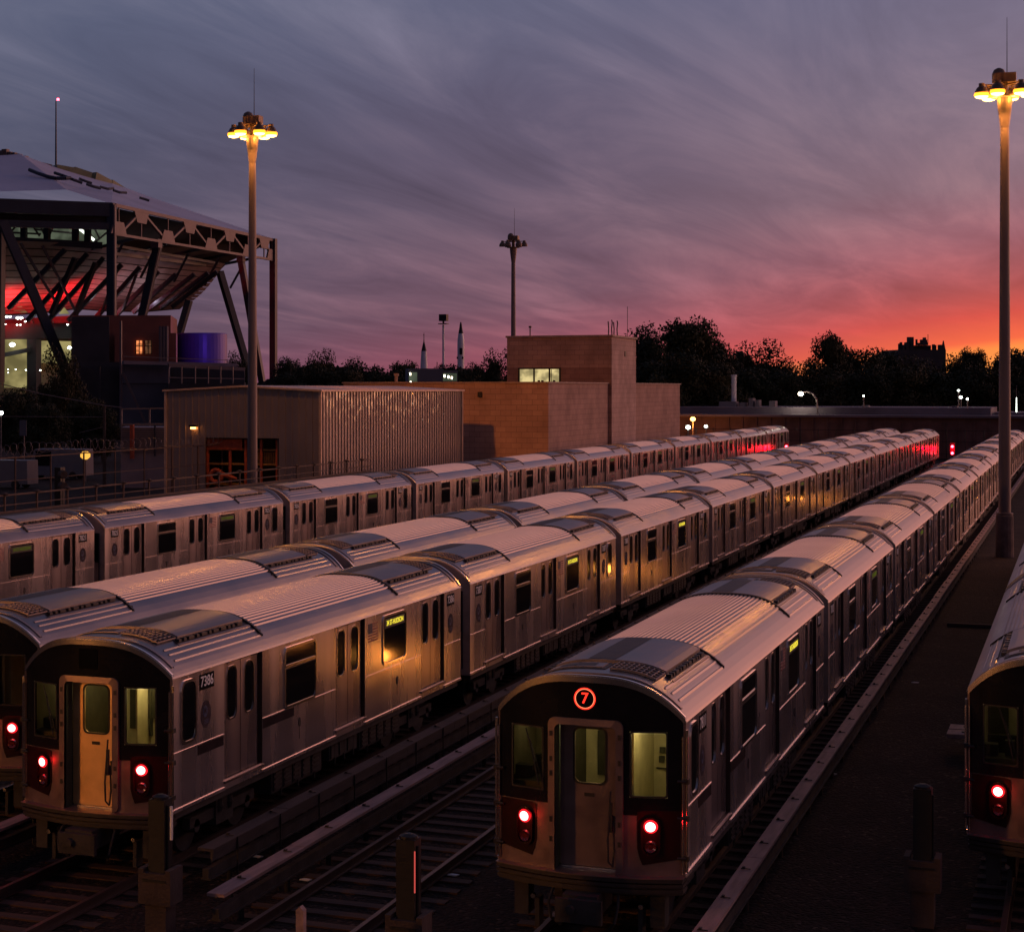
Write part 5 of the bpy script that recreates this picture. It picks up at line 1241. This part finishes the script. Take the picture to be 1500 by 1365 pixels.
for q_ in ((150,452,369), (190,446,374), (222,440,380)):
    ld = bpy.data.lights.new('stadium_white_uplight', 'POINT'); ld.energy = 260; ld.color = (1,.85,.95); ld.shadow_soft_size = .5
    lo = bpy.data.objects.new('stadium_white_uplight', ld); COL.objects.link(lo); lo.location = P(*q_); lo.parent = stad; lo.matrix_parent_inverse = Matrix.Translation(-Vector(stad.location))
mb = MB().mat(M['redlens']); v = P(4, 447, 358); mb.box(v.x-1, v.x+1, v.y-.5, v.y+.5, v.z-.3, v.z+.3); rel(mb, 'red_uplight_lens', stad)
# yellow lit soffit triangles and concourse
mb = MB().mat(M['beige']); mb.mat(M['slatedark']); mb.face(P(-20,470,372), P(110,462,372), P(112,482,372), P(-20,486,372)); mb.addf([P(-20,486,368), P(112,486,368), P(112,500,368), P(-20,500,368)], [(0,1,2,3)])
mb.mat(M['litwall']); mb.face(P(6,497,366), P(45,497,366), P(45,568,366), P(6,568,366)); mb.mat(M['beige']); mb.face(P(-20,486,369), P(125,486,369), P(125,600,369), P(-20,600,369))
mb.mat(M['litwall']); mb.face(P(54,499,366), P(104,500,366), P(104,532,366), P(54,532,366))
for a_ in ((18,452,40,458), (50,455,66,458), (86,456,102,460)): mb.face(P(a_[0],a_[3],371), P(a_[2],a_[3],371), P((a_[0]+a_[2])/2,a_[1]-6,371))
sobj(mb, 'concourse')
mb = MB().mat(M['slatedark']); mb.beam(P(-20,489,364), P(125,487,364), 0.8, 2.2); mb.beam(P(50,497,364), P(50,600,364), 2.0); mb.beam(P(-20,478,365), P(112,476,365), .6, .8)
for x_ in (76, 47): mb.beam(P(x_,470,365), P(x_,490,365), .5)
mb.beam(P(6,520,363), P(45,512,363), .6, .8); sobj(mb, 'concourse_frame')
mb = MB().mat(M['white_lamp'])
for px, py, r_ in ((18,505,1.0), (87,509.5,.75), (102,509.5,.75), (10,464,.5), (15,464,.4), (26,466,.6), (31,466,.6), (37,471,.35), (61,473,.3), (66,473,.3), (99,475.5,.35), (25,476,.3), (30,476,.3), (8,475,.25), (23,541,.25), (38,542,.25), (59,542.5,.3), (12,541,.2), (12,546,.2)):
    v = P(px, py, 361); r_ *= .62; mb.lathe((v.x,v.y,v.z), [(r_*.4,-r_*.6), (r_,0), (r_*.4,r_*.6)], 8)
sobj(mb, 'concourse_lamp')
# oxide red block
def fbox(name, mt, px0, px1, py0, D, depth, par=None, pyb=None):
    a, b_ = P(px0, py0, D), P(px1, py0, D); wd = (b_-a).length; z1 = a.z; z0 = GZ if pyb is None else P(px0,pyb,D).z
    m_ = MB().mat(mt); r_ = Vector((CS, SN, 0)); f_ = Vector((-SN, CS, 0)); v = []
    for z in (z0, z1):
        for q_ in (a, b_, b_+f_*depth, a+f_*depth): v.append((q_.x, q_.y, z))
    m_.addf(v, [(0,3,2,1),(4,5,6,7),(0,1,5,4),(1,2,6,5),(2,3,7,6),(3,0,4,7)]); return m_
ox = empty('oxide_block', P(180,600,318), 'rust red block with lit window at the foot of the stadium', 'building')
rel(fbox('wall', M['oxide'], 105, 250, 462, 318, 20), 'wall', ox)
rel(fbox('wing', M['oxide'], 168, 258, 488, 314, 3.9), 'wing', ox)
m_ = fbox('dark', M['slatedark'], 105, 160, 464, 313.5, 0.4); rel(m_, 'dark_screen', ox)
m_ = MB().mat(M['orange_lamp'])
for x0_, x1_, mt_ in ((199,209,emat('orange_window', (1.0,0.30,0.10), 0.9, 1.5)), (212,222,emat('dim_window', (0.6,0.25,0.12), 0.16, 1.5))):
    m_ = MB().mat(mt_); m_.face(P(x0_,499,313.6), P(x1_,499,313.6), P(x1_,518,313.6), P(x0_,518,313.6)); m_.mat(M['black_iron'])
    for x_ in (x0_, (x0_+x1_)/2, x1_): m_.beam(P(x_,499,313.5), P(x_,519,313.5), .12)
    m_.beam(P(x0_,507,313.5), P(x1_,507,313.5), .12); rel(m_, 'window', ox)
m_ = MB().mat(M['pinksteel'])
for x_ in (235.5, 240, 244): m_.tube(P(x_,478,312), P(x_,530,312), 0.32, n=8)
rel(m_, 'duct_pipe', ox)
dr = P(296, 600, 335); m_ = MB().mat(M['drum']); m_.lathe((0,0,0), [(4.4,0), (4.4,17.35), (4.3,17.5)], 40)
tag(m_.obj('drum_building', None, (dr.x,dr.y,GZ), smooth=False), 'purple blue drum shaped building right of the rust red block', 'building')
ld = bpy.data.lights.new('drum_light', 'POINT'); ld.energy = 420; ld.color = (.3,.12,1); ld.shadow_soft_size = .3; lo = bpy.data.objects.new('drum_light', ld); COL.objects.link(lo); lo.location = P(314, 505, 322)
sb = empty('slate_block', P(210,600,290), 'dark slate clad block in front of the rust red block', 'building')
rel(fbox('wall', M['slate'], 177, 246, 534, 290, 18, pyb=640), 'wall', sb); rel(fbox('wall', M['slatedark'], 108, 176.6, 535, 292, 18, pyb=640), 'side_wall', sb)
m_ = MB().mat(M['slatedark'])
m_.beam(P(108,534,289.5), P(250,533,289), .4, .7)
for x_ in (111, 146): m_.beam(P(x_,536,289.5), P(x_,640,289.5), .2)
m_.beam(P(177,562,289.6), P(246,562,289.6), .15)
m_.mat(M['pinksteel']); m_.beam(P(181,548,288), P(213,620,288), .35); m_.beam(P(177,470,288), P(177,640,288), .3)
rel(m_, 'parapet', sb)
wg = empty('gallery_building', P(305,600,285), 'low gallery with pale ledge and thin railing right of the slate block', 'building')
rel(fbox('wall', M['slatedark'], 246.5, 358, 560, 285, 12), 'wall', wg)
m_ = MB().mat(M['pinksteel']); m_.beam(P(246.5,535,284), P(358,541,290), .6, .5); m_.mat(M['pinkroof']); m_.beam(P(180,531,284), P(345,535,290), 1.2, .5)
rel(m_, 'ledge', wg)
m_ = MB().mat(M['galv'])
for x_ in (247,266,286,305,323,341): m_.beam(P(x_,537,284), P(x_,562,284), .16)
m_.beam(P(246.5,553,284), P(358,555,288), .14); m_.beam(P(180,522,284), P(345,528,290), .08); rel(m_, 'railing', wg)
rel(fbox('slab', M['slatedark'], 246.5, 358, 538, 296, 6, pyb=562), 'back_wall', wg)

# ------------------------------------------------------------------ left yard edge
fn = empty('catwalk_railing', (-38, 60, 0), 'rusty low railing with capped posts behind the train numbered 7821', 'railing')
mb = MB().mat(M['rustrail'])
mb.beam((-38,50,3.5), (-38,104,3.5), .06); mb.beam((-38,50,3.12), (-38,104,3.12), .04); mb.beam((-38,50,2.85), (-38,104,2.85), .06, .08); rel(mb, 'rail', fn)
pm = MB().mat(M['rustrail']); pm.box(-.035,.035,-.035,.035,2.85,3.5); pm.mat(M['concrete']); pm.lathe((0,0,3.5), [(.14,0), (.16,.06), (.05,.12)], 8); pme = pm.mesh('post')
for k in range(22): o = put('post', pme, fn, (0, -9+k*2.45, 0))
mb = MB().mat(M['concrete']); mb.box(-38.4,-37.7,50,104,GZ,2.8); rel(mb, 'plinth_wall', fn)
f2 = empty('razor_wire_fence', (-47, 70, 0), 'thin wire fence topped with razor wire coils left of the shed', 'fence')
mb = MB().mat(M['rustrail'])
for k in range(16): mb.tube((-47,52+k*3.4,GZ), (-47,52+k*3.4,4.35), .045, n=6)
[rel(q_, 'post', f2) for q_ in mb.islands()]
mb = MB().mat(M['rustrail']); mb.beam((-47,52,4.3), (-47,104,4.3), .05); mb.beam((-47,52,3.2), (-47,104,3.2), .03); rel(mb, 'rail', f2)
mb = MB().mat(M['galv']); pts = []
rr = random.Random(4)
for k in range(1150): th = k*0.42; pts.append((-47+(.28+.06*math.sin(k*.031))*math.cos(th), 52+k*0.045+rr.uniform(-.08,.08), 4.62+.08*math.sin(k*.011)+(.28+.07*math.sin(k*.043))*math.sin(th)))
mb.path(pts, .012, 4); rel(mb, 'razor_wire', f2)
sg = P(89, 640, 84); t = empty('signal_post', (sg.x, sg.y, GZ), 'dark signal post with hooded lamps seen left of the shed', 'signal')
h = P(89,686,84).z-GZ; mb = MB().mat(M['black_iron']); mb.tube((0,0,0), (0,0,h), .12, n=8); mb.box(-.2,.1,-.2,.2,h-1.7,h+.05); mb.obj('post', t)
mb = MB().mat(M['concrete'])
for z in (-.25, -.75): mb.tube((.12,-.15,h+z), (.42,-.45,h+z), .19, .17, 12)
mb.mat(M['black_iron']); mb.box(-.5,.3,-.4,.4,h-2.6,h-2.0); mb.obj('lamp_hood', t)
u = at_ground(153, 150); t = empty('utility_pole', (u.x,u.y,GZ), 'plain wooden utility pole between the fence and the slate block', 'pole')
mb = MB().mat(M['bark']); mb.tube((0,0,0), (0,0,6.4), .16, .12, n=8); mb.obj('pole', t)
mb = MB().mat(M['galv']); mb.path([P(0,562,150)-t.location, P(60,577,150)-t.location, P(153,594,150)-t.location, P(178,597,150)-t.location], .035, 5); mb.path([P(0,610,150)-t.location, P(153,611,150)-t.location], .02, 4); mb.path([P(116,634,150)-t.location, P(153,625,150)-t.location], .02, 4); mb.obj('cable', t)
si = empty('sided_hut', P(211,680,150), 'mauve sided hut with railed deck left of the shed', 'hut')
rel(fbox('wall', M['siding'], 177, 247, 626, 150, 5), 'wall', si)
m_ = MB().mat(M['galv'])
m_.beam(P(178,599,149.8), P(247,598,149.8), .1); m_.beam(P(178,622,149.8), P(247,621,149.8), .14)
for x_ in (178, 219): m_.beam(P(x_,598,149.8), P(x_,624,149.8), .12)
m_.mat(M['rustred']); m_.beam(P(193.5,622,149.3), P(193.5,672,149.3), .28); m_.mat(M['slatedark']); m_.beam(P(227,624,149.7), P(227,668,149.7), .12)
for k in range(14): m_.beam(P(177.5,629+k*2.6,149.9), P(246.5,629+k*2.6,149.9), .03)
rel(m_, 'deck_railing', si)
# dark trees in front of the concourse
for i, (px, pt, D, wp, lb_) in enumerate([(88,518,240,66,'leafy street tree in front of the lit stadium concourse'), (30,572,215,90,'dark tree at the left edge below the stadium'), (128,585,205,80,'dark tree left of the utility pole'), (70,592,185,70,'dark bushy tree behind the parked van'), (150,600,200,60,'dark tree behind the utility pole')]):
    tree(px, pt, D, wp*1.1, (i+1) % 5, lb_, 'street trees below the stadium')
def vehicle(px, py, D, L0, W0, H0, label, rz_, van=True):
    p = P(px, py, D); t = empty('parked_van' if van else 'parked_car', (p.x,p.y,GZ), label, 'van' if van else 'car', rz=rz_)
    mb = MB().mat(M['carwhite'])
    pr = [(-L0/2,.35), (L0/2,.35), (L0/2,1.0), (L0*.36,1.15), (L0*.27,H0), (-L0/2+.05,H0)] if van else [(-L0/2,.3), (L0/2,.3), (L0/2,.75), (L0*.28,.9), (L0*.14,H0), (-L0*.28,H0), (-L0*.44,.95), (-L0/2,.85)]
    mb.prism([(-W0/2, a, b_) for a, b_ in pr], (W0,0,0)); mb.obj('body', t)
    mb = MB().mat(M['glass'])
    for sx in (-1,1): a, b_ = sorted((sx*W0/2, sx*(W0/2+.01))); mb.box(a, b_, L0*.02, L0*.26 if van else L0*.12, 1.15 if van else .92, H0-.15)
    mb.obj('window', t)
    wm = MB().mat(M['rubber']); wm.tube((-.1,0,0), (.1,0,0), .34, n=16); wme = wm.mesh('wheel')
    for sx in (-1,1):
        for yy in (-L0*.3, L0*.3): put('wheel', wme, t, (sx*(W0/2-.06), yy, .34))
vehicle(83, 667, 165, 6.0, 2.1, 2.6, 'white parked van behind the razor wire fence', R(100))
vehicle(2, 716, 96, 4.5, 1.8, 1.45, 'white parked car cut by the left edge', R(60), False)
vehicle(4, 668, 150, 5.2, 2.0, 2.2, 'pale parked van at the left edge further back', R(95))
lamp_post(125, 667, 160, 'round amber lamp right of the parked van', emat('amber', (1.0,0.5,0.08), 1.2), 0.42, grp='lamps of the street below the stadium')
lamp_post(1.5, 605, 200, 'white lamp at the left edge below the stadium', M['white_lamp'], 0.25, grp='lamps of the street below the stadium')
p = P(34, 625, 170); t = empty('road_sign', (p.x,p.y,GZ), 'blue road sign on a thin post left of the utility pole', 'sign'); mb = MB().mat(M['slate']); mb.box(-.35,.35,-.06,-.02,3.6,5.0); mb.obj('panel', t); mb = MB().mat(M['galv']); mb.tube((.1,0,0),(.1,0,5),.05,n=6); mb.obj('post', t)

# ------------------------------------------------------------------ foreground posts
def riser(x, y, label, red=False):
    t = empty('switch_post', (x, y, GZ), label, 'post', 'black posts on concrete boxes in the foreground')
    mb = MB().mat(M['concrete']); mb.box(-.16,.16,-.16,.16,0,.52); mb.box(-.25,.25,-.2,.2,.521,.96); mb.box(-.25,-.17,-.21,.2,.961,1.02); mb.box(.17,.25,-.21,.2,.961,1.02)
    mb.mat(M['black_iron']); mb.box(-.18,.18,-.212,-.201,.84,.88); mb.obj('concrete_box', t)
    mb = MB().mat(M['black_iron']); mb.box(-.125,.125,-.13,.13,.962,1.98); mb.lathe((0,0,1.981), [(.12,0), (.12,.03), (.05,.06)], 12)
    mb.tube((.14,-.05,1.0), (.14,-.05,1.9), .02, n=6); mb.obj('post', t)
    if red:
        mb = MB().mat(emat('red_marker', (1,.12,.10), .55)); mb.box(.127,.140,-.155,-.135,1.32,1.85); mb.obj('marker_strip', t)
    return t
riser(-12.0, 24.2, 'black post on concrete box in front of the train numbered 7386')
riser(-8.0, 23.3, 'black post on concrete box with red marker strip beside the empty track', True)
riser(-2.14, 29.1, 'black post on concrete box between the right two trains')
mb = MB().mat(M['white']); mb.tube((-11.78,24.1,1.25), (-11.78,24.1,1.72), .022, n=6); o = mb.obj('marker_rod'); tag(o, 'thin white marker rod beside the left black post', 'rod')
p = P(441, 1326, 23.6); mb = MB().mat(M['plank']); mb.box(-.05,.05,-.05,.05,0,p.z-GZ-.05); mb.prism([(-.05,-.05,p.z-GZ-.049), (.05,-.05,p.z-GZ-.049), (0,-.05,p.z-GZ)], (0,.1,0)); tag(mb.obj('marker_stake', None, (p.x,p.y,GZ)), 'short pale stake standing near the empty track', 'stake')
# cable trough lids seen left of the right train, and litter boards
p = P(1404, 1066, 45); 
for i, dy in enumerate((0.0, 0.75)):
    mb = MB().mat(M['plank']); mb.box(-.24,.24,-.3,.3,0,.08); mb.mat(M['black_iron']); mb.tube((0.1,0,.081), (0.1,0,.10), .06, n=8)
    o = mb.obj('concrete_slab', None, (-2.42, 42.9+dy, 0.22-.01*i)); tag(o, ['nearer','farther'][i]+' pale slab beside the right cut off train', 'slab', 'pale slabs beside the right train')
mb = MB().mat(M['concrete']); mb.box(-.9,.9,-.1,.1,0,.12); o = mb.obj('concrete_beam', None, (-3.2, 66.0, GZ)); tag(o, 'pale loose beam lying near the foot of the right mast', 'beam')
rr = random.Random(12)
for i, (px, py, lb_) in enumerate([(376,1255,'small pale paper scrap left of the plank covered rail'), (447,1289,'small pale scrap beside the empty track'), (1218,1134,'small glinting scrap on the ground right of the planked rail'), (663,1282,'small pale scrap near the black post with red marker'), (1340,1000,'small pale scrap in the dark lane right of the planks')]):
    D = FP*(CAMZ-GZ)/(py-CY); p = P(px, py, D); mb = MB().mat(M['white']); mb.prism([(-.09,-.03,0), (.07,-.05,0), (.1,.03,0), (-.04,.05,0)], (0.01,0,.02))
    tag(mb.obj('litter_scrap', None, (p.x,p.y,GZ+.004)), lb_, 'litter')

# ------------------------------------------------------------------ render
sc.render.engine = 'CYCLES'
sc.cycles.max_bounces = 6; sc.cycles.transparent_max_bounces = 8; sc.cycles.sample_clamp_indirect = 3.0; sc.cycles.use_light_tree = True
